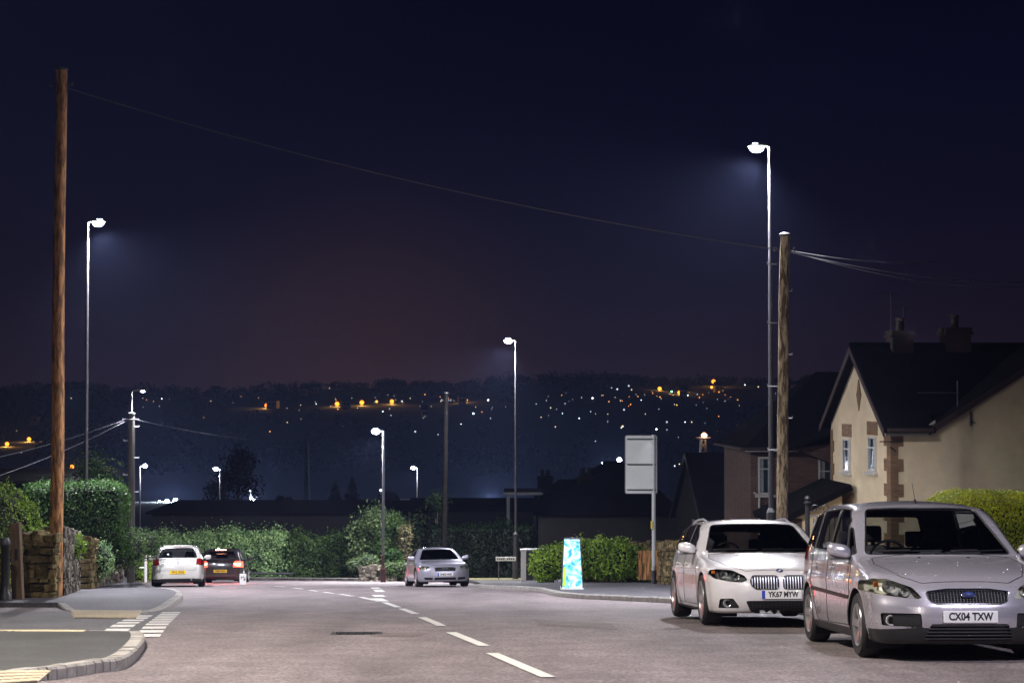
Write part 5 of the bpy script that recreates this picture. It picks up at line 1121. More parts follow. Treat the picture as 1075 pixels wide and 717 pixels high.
# ------------------------------------------------------------------ foliage
def leaves(pts, nrm, size, mt, name, parent=None, jit=.6, asp=.5):
    n = len(pts); a = rng.normal(size=(n, 3)); nn = nrm + jit * rng.normal(size=(n, 3)); nn /= np.linalg.norm(nn, axis=1)[:, None] + 1e-9
    u = np.cross(nn, a); u /= np.linalg.norm(u, axis=1)[:, None] + 1e-9; v = np.cross(nn, u); s = (size * rng.uniform(.6, 1.35, n))[:, None]
    tip, base = pts + u * s * .5, pts - u * s * .5; l, r = pts + v * s * asp * .5 + nn * s * .08, pts - v * s * asp * .5 + nn * s * .08
    V = np.stack([base, r, tip, l], 1).reshape(-1, 3); F = np.arange(4 * n).reshape(-1, 4); return npmesh(name, V, F, mt, parent)
def wob(p, s=1.3, seed=0):
    return (np.sin(p[:, 0] * s * 2.1 + seed) * np.sin(p[:, 2] * s * 2.9 + seed * 1.7) + np.sin(p[:, 1] * s * 2.4 + 2 * seed) * .7 + .5 * np.sin((p[:, 0] + p[:, 1]) * s * 5.3 + seed) + .4 * np.sin(p[:, 2] * s * 7.1 + p[:, 0] * 4)) / 2
def hedge(label, loc, L, D, H, size, n, mt='hedge', rz=0, rough=.06, z0=0.0, top_mt=None, name='hedge', faces='fblrt', rnd=.25, group=None, fray=.12, slope=0, stems=True):
    """box hedge: x 0..L, y 0..D; leaves on an uneven shell round a dark core"""
    t = thing(name, label, name, loc, rz, group); P = []; Nn = []
    ar = {'f': L * H, 'b': L * H, 'l': D * H, 'r': D * H, 't': L * D}; tot = sum(ar[c] for c in faces)
    for c in faces:
        k = int(n * ar[c] / tot); a, b = rng.random(k), rng.random(k); z = z0 + (H - z0) * b
        if c == 'f': p = np.stack([a * L, 0 * a, z], 1); q = (0, -1, 0)
        if c == 'b': p = np.stack([a * L, 0 * a + D, z], 1); q = (0, 1, 0)
        if c == 'l': p = np.stack([0 * a, a * D, z], 1); q = (-1, 0, 0)
        if c == 'r': p = np.stack([0 * a + L, a * D, z], 1); q = (1, 0, 0)
        if c == 't': p = np.stack([a * L, b * D, 0 * a + H], 1); q = (0, 0, 1)
        P.append(p); Nn.append(np.tile(np.array(q, float), (k, 1)))
    P = np.concatenate(P); Nn = np.concatenate(Nn)
    # round the upper edges
    c = np.array([L / 2, D / 2, 0]); hx, hy = L / 2 - rnd, D / 2 - rnd; core = np.stack([np.clip(P[:, 0], rnd, max(L - rnd, rnd)), np.clip(P[:, 1], rnd, max(D - rnd, rnd)), np.clip(P[:, 2], -9, H - rnd)], 1)
    d = P - core; ln = np.linalg.norm(d, axis=1)[:, None]; m = ln[:, 0] > rnd; d2 = np.where(ln > 1e-6, d / np.maximum(ln, 1e-6), Nn); P = np.where(m[:, None], core + d2 * rnd, P); Nn = np.where(m[:, None], d2, Nn)
    P = P + Nn * (rough * wob(P) + rng.exponential(fray * .35, len(P)) - fray * .3)[:, None]; P[:, 2] += slope * P[:, 1]
    leaves(P, Nn, size, M[mt], 'leaves', t)
    cm = MB(); i = .10; cm.add([(x, y, z + slope * y) for x, y, z in ((i, i, z0), (L - i, i, z0), (L - i, D - i, z0), (i, D - i, z0), (i + rnd * .4, i + rnd * .4, H - i - .05), (L - i - rnd * .4, i + rnd * .4, H - i - .05), (L - i - rnd * .4, D - i - rnd * .4, H - i - .05), (i + rnd * .4, D - i - rnd * .4, H - i - .05))], [(0, 3, 2, 1), (4, 5, 6, 7), (0, 1, 5, 4), (1, 2, 6, 5), (2, 3, 7, 6), (3, 0, 4, 7)])
    cm.build('inner_branches', M['core'], t)
    if z0 > 0 and stems:
        sm = MB()
        for k in range(max(2, int(L / .7))): x = random.uniform(.2, L - .2); y = random.uniform(.2, D - .2); sm.tube([(x, y, -.2), (x + random.uniform(-.1, .1), y, z0 + .2)], .035, 6)
        sm.build('stems', M['bark'], t)
    return t
def bush(label, loc, blobs, size, n, mt, name='bush', fray=.10, jit=.7, group=None):
    t = thing(name, label, name, loc, 0, group); P = []; Nn = []; cm = MB(); tot = sum(b[3] * b[4] for b in blobs)
    for (x, y, z, rx, rz_) in blobs:
        k = int(n * rx * rz_ / tot); d = rng.normal(size=(k, 3)); d /= np.linalg.norm(d, axis=1)[:, None]; r = np.array([rx, rx, rz_]); p = d * r * (1 + fray * 2 * wob(d * 2.2 + np.array([x, y, z]), 1.6, x)[:, None] + rng.exponential(fray, k)[:, None] - fray) + np.array([x, y, z]); ok = p[:, 2] > .02; P.append(p[ok]); Nn.append(d[ok])
        cm.lathe([(0, rz_ * .78)] + [(rx * .78 * math.sin(a), rz_ * .78 * math.cos(a)) for a in np.linspace(.3, 2.5, 7)] + [(0, -rz_ * .7)], c=(x, y, z), n=12)
    leaves(np.concatenate(P), np.concatenate(Nn), size, M[mt], 'leaves', t, jit=jit); cm.build('inner_branches', M['core'], t, smooth=True); return t
def tree(label, loc, h, crown, size, n, mt, tr=.12, fray=.25, kind='tree', group=None, shape='round', trunk_h=.5):
    t = thing(kind, label, 'tree', loc, 0, group); m = MB(); th = h * trunk_h; m.tube([(0, 0, -.4), (.03 * h * .1, 0, th * .5), (0, 0, th), (.02 * h, 0, h * .85)], [tr, tr * .8, tr * .6, tr * .15], 10)
    P = []; Nn = []; cl = []
    for k in range(crown):
        if shape == 'cone': f = (k + .5) / crown; z = h * (.12 + .86 * f); rad = h * .22 * (1 - f) + .1; a = k * 2.4; c = (math.cos(a) * rad * .45, math.sin(a) * rad * .45, z); r = rad * .75
        else: a = k * 2.4 + random.random(); f = random.random(); z = h * (trunk_h * .8 + (1 - trunk_h * .8) * f * .9); rad = h * .26 * math.sin(math.pi * (.15 + .8 * f)); c = (math.cos(a) * rad, math.sin(a) * rad, z); r = h * random.uniform(.10, .18)
        cl.append((c, r)); m.tube([(0, 0, max(th * .5, c[2] - rad)), (c[0] * .5, c[1] * .5, c[2] - r * .4), c], [tr * .35, tr * .2, tr * .08], 5)
        kk = n // crown; d = rng.normal(size=(kk, 3)); d /= np.linalg.norm(d, axis=1)[:, None]; P.append(d * r * rng.uniform(.35, 1.0 + fray, kk)[:, None] + np.array(c)); Nn.append(d)
    m.build('trunk', M['bark'], t, smooth=True); leaves(np.concatenate(P), np.concatenate(Nn), size, M[mt], 'crown', t, jit=.8); return t
# ---- rubble walls, stone by stone
def stone_wall(label, loc, L, T, H, mt, rz, slope=0.0, name='stone_wall', sz=.26, cope=True):
    t = thing(name, label, 'wall', loc, rz); m = MB(); cr = MB(); z = 0
    cr.box((L / 2, T / 2, H / 2 - .17), (L - .08, T - .10, H + .22)) if not slope else cr.add([(x, y, zz + slope * x) for x, y, zz in ((.04, .05, -.3), (L - .04, .05, -.3), (L - .04, T - .05, -.3), (.04, T - .05, -.3), (.04, .05, H - .05), (L - .04, .05, H - .05), (L - .04, T - .05, H - .05), (.04, T - .05, H - .05))], [(0, 3, 2, 1), (4, 5, 6, 7), (0, 1, 5, 4), (1, 2, 6, 5), (2, 3, 7, 6), (3, 0, 4, 7)])
    z = -.15
    while z < H - .08:
        hh = random.uniform(.09, .20) * sz / .26
        for side in ('f', 'b', 'l', 'r'):
            ln = L if side in 'fb' else T; x = 0
            while x < ln - .03:
                w_ = min(random.uniform(.14, .42) * sz / .26, ln - x); d = random.uniform(.10, .16); c = x + w_ / 2
                p = {'f': (c, d / 2 - random.uniform(0, .04)), 'b': (c, T - d / 2 + random.uniform(0, .04)), 'l': (d / 2 - random.uniform(0, .03), c), 'r': (L - d / 2 + random.uniform(0, .03), c)}[side]
                dim = (w_ - .018, d, hh - .018) if side in 'fb' else (d, w_ - .018, hh - .018); m.box((p[0], p[1], z + hh / 2 + slope * p[0]), dim, jit=.03); x += w_
        z += hh
    m.build('stones', M[mt], t, bevel=.012); cr.build('mortar_core', M['mortar'], t)
    if cope:
        cm = MB(); x = -.03
        while x < L: w_ = random.uniform(.10, .22); hh = random.uniform(.12, .24); cm.box((x + w_ / 2, T / 2, z + hh / 2 - .02 + slope * x), (w_ - .015, T + .06, hh), jit=.035); x += w_
        cm.build('coping_stones', M[mt], t, bevel=.015)
    return t
# left side: gate posts, wall, hedges
g0 = onG(26, 37.5, .1); g1 = onG(56, 37.5, .1)
stone_wall('yellowish rubble stone wall end facing the camera behind the leaning gate post', tuple(g0), g1.x - g0.x + .05, .4, 1.15, 'stone', 0)
A, B_ = onG(68, 39.8, .1), onG(84.5, 47.5, .1)
def wall_from(label, A, B_, T, H, mt, **k):
    d = B_ - A; ln = math.hypot(d.x, d.y); return stone_wall(label, tuple(A), ln, T, H, mt, math.atan2(d.y, d.x), slope=(B_.z - A.z) / ln, **k)
wall_from('grey rubble stone wall running beside the pavement right of the tall wooden pole', A, B_, .45, 1.32, 'stone_gr')
wall_from('squat stepped pier of flat stones just right of the tall street lamp', onG(96.5, 49.5, .1), onG(104, 51, .1), .5, 1.15, 'stone')
wall_from('shaded stone wall under the tall clipped hedge', onG(103, 53, .1), onG(131, 66, .1), .4, 1.15, 'stone_gr')
wall_from('lower stone wall further left behind the leaning gate post', onG(-70, 38.2, .1), onG(8, 38.2, .1), .4, .9, 'stone', )
g = onG(19, 36.2, .1); t = thing('gate_post', 'weathered leaning timber gate post in front of the stone wall', 'post', tuple(g)); m = MB(); m.add([(-.06, -.1, -.2), (.15, -.1, -.2), (.15, .1, -.2), (-.06, .1, -.2), (-.13, -.1, 1.50), (.07, -.1, 1.54), (.07, .1, 1.54), (-.13, .1, 1.50)], [(0, 3, 2, 1), (4, 5, 6, 7), (0, 1, 5, 4), (1, 2, 6, 5), (2, 3, 7, 6), (3, 0, 4, 7)]); m.build('post', M['wood_old'], t, bevel=.02)
m = MB(); m.box((.02, -.11, .9), (.05, .02, .22)); m.build('hinge_plate', M['iron'], t)
g = onG(7, 35.0, .1); t = thing('bollard', 'dark iron bollard with a rounded cap at the left edge', 'bollard', tuple(g)); m = MB(); m.lathe([(.13, -.1), (.13, .12), (.10, .16), (.085, .3), (.08, 1.02), (.095, 1.04), (.095, 1.08)], n=16); m.build('shaft', M['iron'], t, smooth=True); m = MB(); m.lathe([(.095, 1.08), (.10, 1.13), (.07, 1.20), (0, 1.23)], n=16); m.build('cap', M['steel_dk'], t, smooth=True)
g = onG(2, 38.9, .1); bush('rounded clipped evergreen above the stone wall at the left edge', tuple(g), [(-.15, 0, 1.15, 1.02, 1.25), (-1.1, .3, 1.0, .9, 1.2), (.40, .2, .75, .42, .5), (-2.4, .5, 1.2, 1.1, 1.3)], .055, 26000, 'hedge_l', fray=.03)
g = onG(45, 44, .1); bush('low bright green shrub spilling over the grey wall behind the tall wooden pole', tuple(g), [(0, 0, 1.15, .65, .42), (-.9, .1, 1.0, .6, .35), (.55, .5, 1.05, .4, .3)], .085, 4500, 'hedge_l')
g = onG(26, 51.5, .35); hedge('tall square clipped hedge with its dark underside over the stone wall', tuple(g), onG(129, 51.5).x - g.x, 7, 2.62, .085, 30000, 'hedge', rz=.215, rough=.10, z0=.55, slope=-.05)
g = onG(112, 50.6, .1); bush('small ragged green shrub at the foot of the tall clipped hedge', tuple(g), [(-.2, .3, .75, .35, .5)], .07, 1200, 'hedge_m')
g = onG(150, 67, .1); bush('small rounded light green shrub at the foot of the dark pole with the small lantern', tuple(g), [(0, 0, .35, .42, .42), (.25, .1, .62, .25, .3)], .07, 2600, 'hedge_l')
g = onG(92, 62, .1); tree('dim garden tree rising behind the tall clipped hedge', tuple(g), 4.2, 9, .14, 3000, 'hedge_dim', trunk_h=.5)
bush('dark ivy mass under the clipped hedge by the shaded wall', tuple(onG(122, 58, .1)), [(0, 0, 1.0, .55, .5), (.3, .9, 1.1, .5, .6), (.5, 2.2, 1.1, .5, .5)], .08, 4200, 'ivy')
# far side of the road: long hedge in several plants
xa = onG(146, 87).x
for i, (p0, p1, hh, mt, lab) in enumerate(((158, 232, 2.02, 'hedge_m', 'left length of the long pale green hedge behind the white hatchback'), (230, 300, 2.12, 'hedge_m', 'middle length of the long hedge behind the white marker sign'), (298, 392, 1.95, 'ivy', 'right, darker length of the long hedge ending at the feathery tree'))):
    x0, x1 = onG(p0, 86.2).x, onG(p1, 86.2).x; hedge(lab, (x0, 86.0, G(86) - .05), x1 - x0, 1.5, hh, .125, 12000, mt, rough=.22, fray=.32, rnd=.4, faces='flrt', group='long hedge across the far side of the road')
for px, hh in ((172, .35), (193, .5), (214, .45), (243, .5), (268, .55), (287, .4), (318, .45), (341, .5), (362, .4)):
    pass
g = onG(396, 84.5, .1); tree('feathery pale green tree left of the lower street lamp', tuple(g), 3.3, 16, .15, 7000, 'willow', tr=.10, fray=.5, trunk_h=.25)
g = onG(378, 85.2, .1); tree('broad drooping shrubby tree at the right end of the long hedge', tuple(g), 2.6, 14, .13, 5000, 'willow', tr=.08, fray=.5, trunk_h=.2)
g = onG(413, 84, .1); tree('darker feathery tree right behind the lower street lamp', tuple(g), 2.9, 12, .14, 4000, 'ivy', tr=.08, fray=.5, trunk_h=.25)
g = onG(413, 80.5, .1); bush('spiky light green shrub beside the red banded lamp column', tuple(g), [(0, 0, 1.0, .36, .3)], .16, 500, 'hedge')
wall_from('short rough stone wall to the left of the red banded lamp column', onG(377, 79.6, .1), onG(394, 79, .1), .4, .40, 'stone_gr')
wall_from('short rough stone wall between the red banded column and the coupe', onG(405, 79.3, .1), onG(425, 78.3, .1), .4, .50, 'stone_gr')
g = onG(414, 77.9, .1); bush('straggling ivy over the short wall beside the coupe', tuple(g), [(-.25, .25, .38, .32, .34), (.25, .25, .42, .3, .34)], .09, 1500, 'ivy')
g = onG(387, 79.9, .1); bush('grey green ground shrub over the short rough wall', tuple(g), [(0, 0, .75, .5, .3), (-.5, .1, .6, .4, .3)], .09, 1600, 'willow')
x0, x1 = onG(428, 82.5).x, onG(560, 82.5).x
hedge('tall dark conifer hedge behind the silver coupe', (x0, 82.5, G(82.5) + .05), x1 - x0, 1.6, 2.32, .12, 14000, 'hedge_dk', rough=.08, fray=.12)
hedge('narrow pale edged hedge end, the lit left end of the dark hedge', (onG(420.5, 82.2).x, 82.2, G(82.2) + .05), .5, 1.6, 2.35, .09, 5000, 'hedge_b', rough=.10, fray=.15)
g = onG(458, 86, .1); tree('small dark tree above the dark hedge beside the bare pole', tuple(g), 3.9, 6, .15, 1700, 'hedge_dim', tr=.09, fray=.4, trunk_h=.45)
g = onG(520, 88, .1); tree('dim spreading shrubby tree by the carport roof behind the dark hedge', tuple(g), 3.0, 10, .16, 2000, 'hedge_dim', tr=.09, fray=.5, trunk_h=.4)
# verge grass
m = ground_poly([(-3.4, 80.5), (-1.3, 82.3), (1.2, 82.3), (0.4, 73.0), (-1.1, 71.5), (-1.75, 72.5)], .125, 'grass_verge', mat('dry_verge_grass', (.13, .12, .05), .95, noise=.5, scale=4, bump=.6, bscale=30))
# laurel bush, gate pier, bins and wall on the right
g = onG(617, 65.5, .1); bush('long bright green laurel bush behind the blue advertising board', tuple(g), [(-1.55, 0, .62, .52, .62), (-.95, .1, .72, .55, .62), (-.25, .2, .82, .62, .70), (.45, .1, .86, .62, .72), (1.1, .1, .85, .6, .70), (1.75, .2, .68, .5, .6), (2.15, .3, .5, .45, .5)], .12, 15000, 'hedge_l', fray=.07)
g = onG(549.5, 69, .1); t = thing('gate_pier', 'narrow pale painted gate pier between the tall lamp and the laurel bush', 'pier', tuple(g)); m = MB(); m.box((0, 0, .58), (.20, .28, 1.2)); m.build('pier_shaft', M['trim'], t, bevel=.01); m = MB(); m.box((0, 0, 1.2), (.27, .34, .06)); m.build('pier_cap', M['trim'], t, bevel=.01)
g = onG(560, 69.6, .1); t = thing('utility_cabinet', 'dark street cabinet between the pale gate pier and the laurel bush', 'cabinet', tuple(g)); m = MB(); m.box((0, 0, .6), (.78, .4, 1.1)); m.build('cabinet_body', M['steel_dk'], t, bevel=.015); m = MB(); m.add([(-.42, -.23, 1.15), (.42, -.23, 1.15), (.42, .23, 1.15), (-.42, .23, 1.15), (-.40, -.2, 1.22), (.40, -.2, 1.22), (.40, .2, 1.25), (-.40, .2, 1.25)], [(0, 3, 2, 1), (4, 5, 6, 7), (0, 1, 5, 4), (1, 2, 6, 5), (2, 3, 7, 6), (3, 0, 4, 7)]); m.build('cabinet_lid', M['steel_dk'], t)
for x in (-.2, .2): m = MB(); m.box((x, -.205, .6), (.36, .012, .95)); m.build('cabinet_door', M['steel_dk'], t, bevel=.004)
wall_from('low tan stone garden wall behind the laurel bush', onG(598, 67.6, .1), onG(690, 66.4, .1), .35, 1.28, 'stone')
wall_from('tan stone pier and wall just left of the white estate car', onG(690, 60, .1), onG(730, 56, .1), .4, 1.25, 'stone')
g = onG(682, 64.9, .1); t = thing('timber_gate', 'small brown timber gate beside the traffic sign post', 'gate', tuple(g))
for i in range(5): m = MB(); m.box((-.36 + i * .15, 0, .62), (.13, .03, 1.05)); m.build('gate_board', M['wood'], t)
m = MB(); m.box((-.06, .03, .3), (.75, .03, .09)); m.box((-.06, .03, .95), (.75, .03, .09)); m.build('gate_rail', M['wood'], t)
# clipped golden hedge on the right
g = (7.25, 30.5, G(30.5) + .1); hedge('golden green clipped hedge with a rounded top behind the silver people carrier', g, 6.6, 2.2, 1.84, .038, 100000, 'hedge_y', rz=0, rough=.03, rnd=.55, fray=.035, faces='flt')
wall_from('low brick coloured garden wall under the golden hedge', Vector((6.3, 30, G(30) + .1)), Vector((6.0, 33, G(33) + .1)), .3, .8, 'stone')
# ornate iron gate between the cars
g = onG(847, 46, .1); t = thing('iron_gate', 'black wrought iron gate with scrolls, seen between the two nearest cars', 'gate', tuple(g), -.1)
m = MB(); m.tube([(0, 0, 0), (0, 0, 2.25)], .06, 8); m.lathe([(0, 2.42), (.05, 2.40), (.075, 2.34), (.05, 2.28), (.09, 2.26), (.09, 2.22), (0, 2.22)], n=12); m.build('gate_post', M['iron'], t, smooth=True)
m = MB()
for i in range(9): m.tube([(.16 + i * .13, 0, .15), (.16 + i * .13, 0, 1.85 + .12 * math.sin(i * .4))], .012, 6)
for z in (.2, 1.2, 1.9): m.tube([(0, 0, z), (1.3, 0, z)], .018, 6)
m.build('gate_bars', M['iron'], t)
m = MB()
for cx_, s_ in ((.18, 1), (.45, -1), (.72, 1), (1.0, -1)): m.tube([(cx_ + math.cos(a) * (.12 - a * .012) * s_, 0, 2.08 + math.sin(a) * (.12 - a * .012)) for a in np.linspace(0, 7, 22)], .012, 6)
m.build('scrollwork', M['iron'], t, smooth=True)
m = MB(); m.tube([(1.35, 0, 0), (1.35, 0, 2.1)], .05, 8); m.build('gate_post', M['iron'], t)

# ------------------------------------------------------------------ houses
def window(parent, c, w_, h, face='x-', lintel=None, glass='glassd', flowers=False):
    """a recessed-looking framed window on a wall; c = centre on the wall face; face x- looks along -X, y- along -Y"""
    def bx(m, u, v, du, dv, d0, d1):
        if face == 'x-': m.box((c[0] - (d0 + d1) / 2, c[1] + u, c[2] + v), (abs(d1 - d0), du, dv))
        else: m.box((c[0] + u, c[1] - (d0 + d1) / 2, c[2] + v), (du, abs(d1 - d0), dv))
    m = MB(); f = .07
    for u, du in ((-w_ / 2 + f / 2, f), (w_ / 2 - f / 2, f)): bx(m, u, 0, du, h, 0, .045)
    for v, dv in ((-h / 2 + f / 2, f), (h / 2 - f / 2, f), (h * .18, .04)): bx(m, 0, v, w_ - 2 * f - .004, dv, .003, .043)
    fr = m.build('window', M['trim'], parent); m = MB(); bx(m, 0, 0, w_ - .05, h - .05, -.02, .014); m.build('pane', M[glass], fr)
    m = MB(); bx(m, -w_ * .22, 0, w_ * .22, h - .16, .0145, .0165); bx(m, w_ * .27, 0, w_ * .14, h - .16, .0145, .0165); m.build('curtain', M['curtain'], fr)
    m = MB(); bx(m, 0, -h / 2 - .05, w_ + .22, .08, -.01, .12); m.build('sill', M['trim'], fr)
    if lintel: m = MB(); bx(m, 0, h / 2 + .24, w_ + .24, .40, -.01, .02); m.build('lintel', M[lintel], fr)
    return fr
def chimney(parent, c, w_, d, h, pots=2, mt='brick_dk'):
    m = MB(); m.box((c[0], c[1], c[2] + h / 2), (w_, d, h)); m.box((c[0], c[1], c[2] + h - .16), (w_ + .12, d + .12, .10)); m.box((c[0], c[1], c[2] + h - .04), (w_ + .06, d + .06, .09)); o = m.build('chimney', M[mt], parent)
    for i in range(pots): m = MB(); m.lathe([(.12, 0), (.11, .3), (.14, .32), (.13, .40), (.09, .40), (.09, .1)], c=(c[0] + (i - (pots - 1) / 2) * .38, c[1], c[2] + h), n=12); m.build('chimney_pot', M['barge'], o, smooth=True)
    return o
def aerial_yagi(parent, c, h, ang=0, n=7, ln=1.3):
    m = MB(); x, y, z = c; m.tube([(x, y, z), (x, y, z + h)], .022, 6); ca, sa = math.cos(ang), math.sin(ang); m.tube([(x - ca * ln * .7, y - sa * ln * .7, z + h - .06), (x + ca * ln * .3, y + sa * ln * .3, z + h - .06)], .012, 5)
    for i in range(n):
        u = -ln * .7 + ln * i / (n - 1); m.tube([(x + ca * u - sa * .16, y + sa * u + ca * .16, z + h - .06), (x + ca * u + sa * .16, y + sa * u - ca * .16, z + h - .06)], .006, 4)
    m.build('tv_aerial', M['steel_dk'], parent)
TH = math.atan(.107)
# cream rendered house
Y0 = 52.0; X0 = (935 - CX) / FPX * Y0; zg = G(Y0) - .1; cu, su = math.cos(TH), math.sin(TH)
hs = thing('rendered_house', 'cream rendered house with steep slate roof, tan brick quoins and two small gable windows', 'house', (X0, Y0, zg), TH)
EH = at(935, 447, Y0).z - zg; W_ = 6.1; AH = EH + 2.27; rs = (AH - EH) / (W_ / 2)
m = MB(); m.prism([(0, -.9), (W_, -.9), (W_, EH), (W_ / 2, AH - .05), (0, EH)], 'x', 0, .3); m.build('gable_wall', M['render'], hs)
gx0, gx1, gap = 1.35, 10.4, 2.75
m = MB(); m.prism([(.301, -.9), (14, -.9), (14, EH), (gx1, EH), ((gx0 + gx1) / 2, EH + gap), (gx0, EH), (.301, EH)], 'y', 0.0, .3); m.build('side_wall', M['render'], hs)
m = MB(); m.box((7.15, W_ - .15, (EH - .9) / 2), (13.7, .29, EH + .9)); m.build('rear_wall', M['render'], hs)
rf = MB(); ov = .28
rf.slab([(-ov, -ov, EH - ov * rs + .10), (gx0 - .1, -ov, EH - ov * rs + .10), (gx0 - .1, W_ / 2, AH + .10), (-ov, W_ / 2, AH + .10)], .12)
rf.slab([(gx0 - .1, .32, EH + .32 * rs + .10), (14.2, .32, EH + .32 * rs + .10), (14.2, W_ / 2, AH + .10), (gx0 - .1, W_ / 2, AH + .10)], .12)
rf.slab([(-ov, W_ + ov, EH - ov * rs + .10), (14.2, W_ + ov, EH - ov * rs + .10), (14.2, W_ / 2 + .002, AH + .098), (-ov, W_ / 2 + .002, AH + .098)], .12)
roof = rf.build('roof', M['tile'], hs)
m = MB(); m.tube([(-ov - .02, W_ / 2, AH + .11), (14.2, W_ / 2, AH + .11)], .10, 8); m.build('ridge_tiles', M['tile'], roof)
gm = (gx0 + gx1) / 2; gr = gap / ((gx1 - gx0) / 2); rf = MB()
rf.slab([(gx0 - .25, -.14, EH - .25 * gr + .12), (gm, -.14, EH + gap + .12), (gm, W_ / 2 + .5, EH + gap + .12), (gx0 - .25, .45, EH - .25 * gr + .12)], .10); rf.slab([(gx1 + .25, -.14, EH - .25 * gr + .118), (gm + .002, -.14, EH + gap + .118), (gm + .002, W_ / 2 + .5, EH + gap + .118), (gx1 + .25, .45, EH - .25 * gr + .118)], .10); rf.build('cross_gable_roof', M['tile'], hs)
m = MB()
for s_, xe in ((1, gx0 - .28), (-1, gx1 + .28)):
    q = [(xe, EH - .28 * gr + .10), (gm, EH + gap + .10), (gm, EH + gap - .10), (xe, EH - .28 * gr - .10)]; m.prism(q, 'y', -.185, -.145)
m.build('bargeboard', M['barge'], hs)
m = MB()
for s_ in (0, 1):
    ye, yb = (-ov, W_ / 2) if s_ == 0 else (W_ + ov, W_ / 2); m.prism([(ye, EH - ov * rs + .08), (yb, AH + .08), (yb, AH - .14), (ye, EH - ov * rs - .10)], 'x', -ov - .04, -ov - .004)
m.build('bargeboard', M['barge'], hs)
m = MB(); m.box((.55, -.03, EH - .16), (1.45, .05, .26)); m.prism([(1.0, EH - .03), (1.28, EH - .03), (1.28, EH + .16)], 'y', -.10, -.05); m.build('fascia', M['trim'], hs)
m = MB(); m.tube([(-.2, -ov - .06, EH - .12), (1.15, -ov - .06, EH - .12)], .06, 8); m.build('gutter', M['barge'], hs)
# quoins wrap the corner
m = MB(); z = -.8; k = 0
while z < EH - .35:
    hh = .36; a_ = .62 if k % 2 == 0 else .34; b_ = .36 if k % 2 == 0 else .20
    m.box((b_ / 2 - .012, -.012, z + hh / 2), (b_ + .024, .024, hh - .004)); m.box((-.012, a_ / 2, z + hh / 2), (.024, a_ , hh - .004)); z += hh; k += 1
m.build('quoins', M['quoin'], hs)
m = MB(); z = -.8; k = 0
while z < EH - .35: m.box((-.012, W_ - (.34 if k % 2 else .2) / 2, z + .18), (.024, (.34 if k % 2 else .2), .356)); z += .36; k += 1
m.build('quoins', M['quoin'], hs)
for yy in (4.35, 1.75): window(hs, (0, yy, at(885, 478, 56).z - zg if yy > 3 else at(912, 478, 54).z - zg + .05), .78, 1.05, 'x-', 'quoin')
m = MB(); dz = AH - 1.40; m.prism([(W_ / 2, dz - .48), (W_ / 2 + .17, dz - .1), (W_ / 2 + .24, dz), (W_ / 2 + .17, dz + .1), (W_ / 2, dz + .48), (W_ / 2 - .17, dz + .1), (W_ / 2 - .24, dz), (W_ / 2 - .17, dz - .1)], 'x', -.03, .01); m.build('diamond_motif', M['quoin'], hs)
m = MB(); m.tube([(2.35, -.05, EH + .42), (2.35, -.05, EH + .0)], .03, 6); m.tube([(2.33, -.05, EH + .12), (2.48, -.05, EH + .08)], .02, 6); m.build('overflow_pipe', M['barge'], hs)
m = MB(); m.tube([(.1, -.03, EH - .75), (.1, -.03, EH - .7), (-.05, -.06, EH - .6)], .02, 6); m.tube([(-.35, -.05, EH - .45), (.3, -.05, EH - .45)], .018, 6); m.build('wall_bracket', M['iron'], hs)
chimney(hs, (1.28, W_ / 2, AH - .25), .66, .62, .80, 1); chimney(hs, (3.05, W_ / 2 + .1, AH - .25), .76, .7, .90, 1)
aerial_yagi(hs, (.98, W_ / 2 - .1, AH), 1.75, ang=.25, n=6, ln=1.0); aerial_yagi(hs, (1.4, W_ / 2, AH + .5), .8, ang=-.6, n=5, ln=.9)
m = MB(); zz = EH + .95; m.tube([(2.05, .2, EH + .2), (2.05, .2, zz + .35)], .02, 6); m.tube([(.85, .2, zz), (2.1, .2, zz)], .014, 5)
for i in range(8): m.tube([(.9 + i * .15, .2 - .13, zz), (.9 + i * .15, .2 + .13, zz)], .006, 4)
m.build('tv_aerial', M['steel'], hs)
# brick house
Yb = 65.0; Xb = (787.5 - CX) / FPX * Yb; zb_ = G(Yb) - .1; hb = thing('brick_house', 'dark red brick house with hipped slate roof left of the cream house', 'house', (Xb, Yb, zb_), .04)
E2 = at(787, 470, Yb).z - zb_; Lb = 6.2
m = MB(); m.box((Lb / 2, 3, (E2 - .9) / 2), (Lb, 6, E2 + .9)); m.build('wall', M['brick'], hb)
def hip(parent, x0, x1, y0, y1, e, a, name='roof'):
    r = MB(); w_ = (y1 - y0) / 2; v = [(x0, y0, e), (x1, y0, e), (x1, y1, e), (x0, y1, e), (x0 + w_, (y0 + y1) / 2, a), (max(x1 - w_, x0 + w_ + .05), (y0 + y1) / 2, a)]; r.add(v, [(0, 1, 5, 4), (1, 2, 5), (2, 3, 4, 5), (3, 0, 4), (3, 2, 1, 0)]); o = r.build(name, M['tile'], parent); return o
hip(hb, -.32, 9.5, -.32, 6.3, E2, E2 + 2.75)
m = MB(); m.tube([(-.36, -.38, E2 - .03), (3.0, -.38, E2 - .03)], .055, 8); m.tube([(-.38, -.36, E2 - .03), (-.38, 6, E2 - .03)], .055, 8); m.build('gutter', M['barge'], hb)
m = MB(); m.box((1.4, -.2, E2 - .10), (3.2, .30, .06)); m.build('soffit', M['trim'], hb)
window(hb, (.52, 0, E2 - 1.0), .5, 1.35, 'y-'); window(hb, (2.75, 0, E2 - 1.1), .6, 1.45, 'y-'); m = MB(); m.tube([(.3, -.06, E2 - 1.75), (.3, -.06, .4)], .035, 8); m.tube([(.3, -.06, E2 - 1.72), (.1, -.06, E2 - 1.6)], .035, 8); m.build('downpipe', M['trim'], hb)
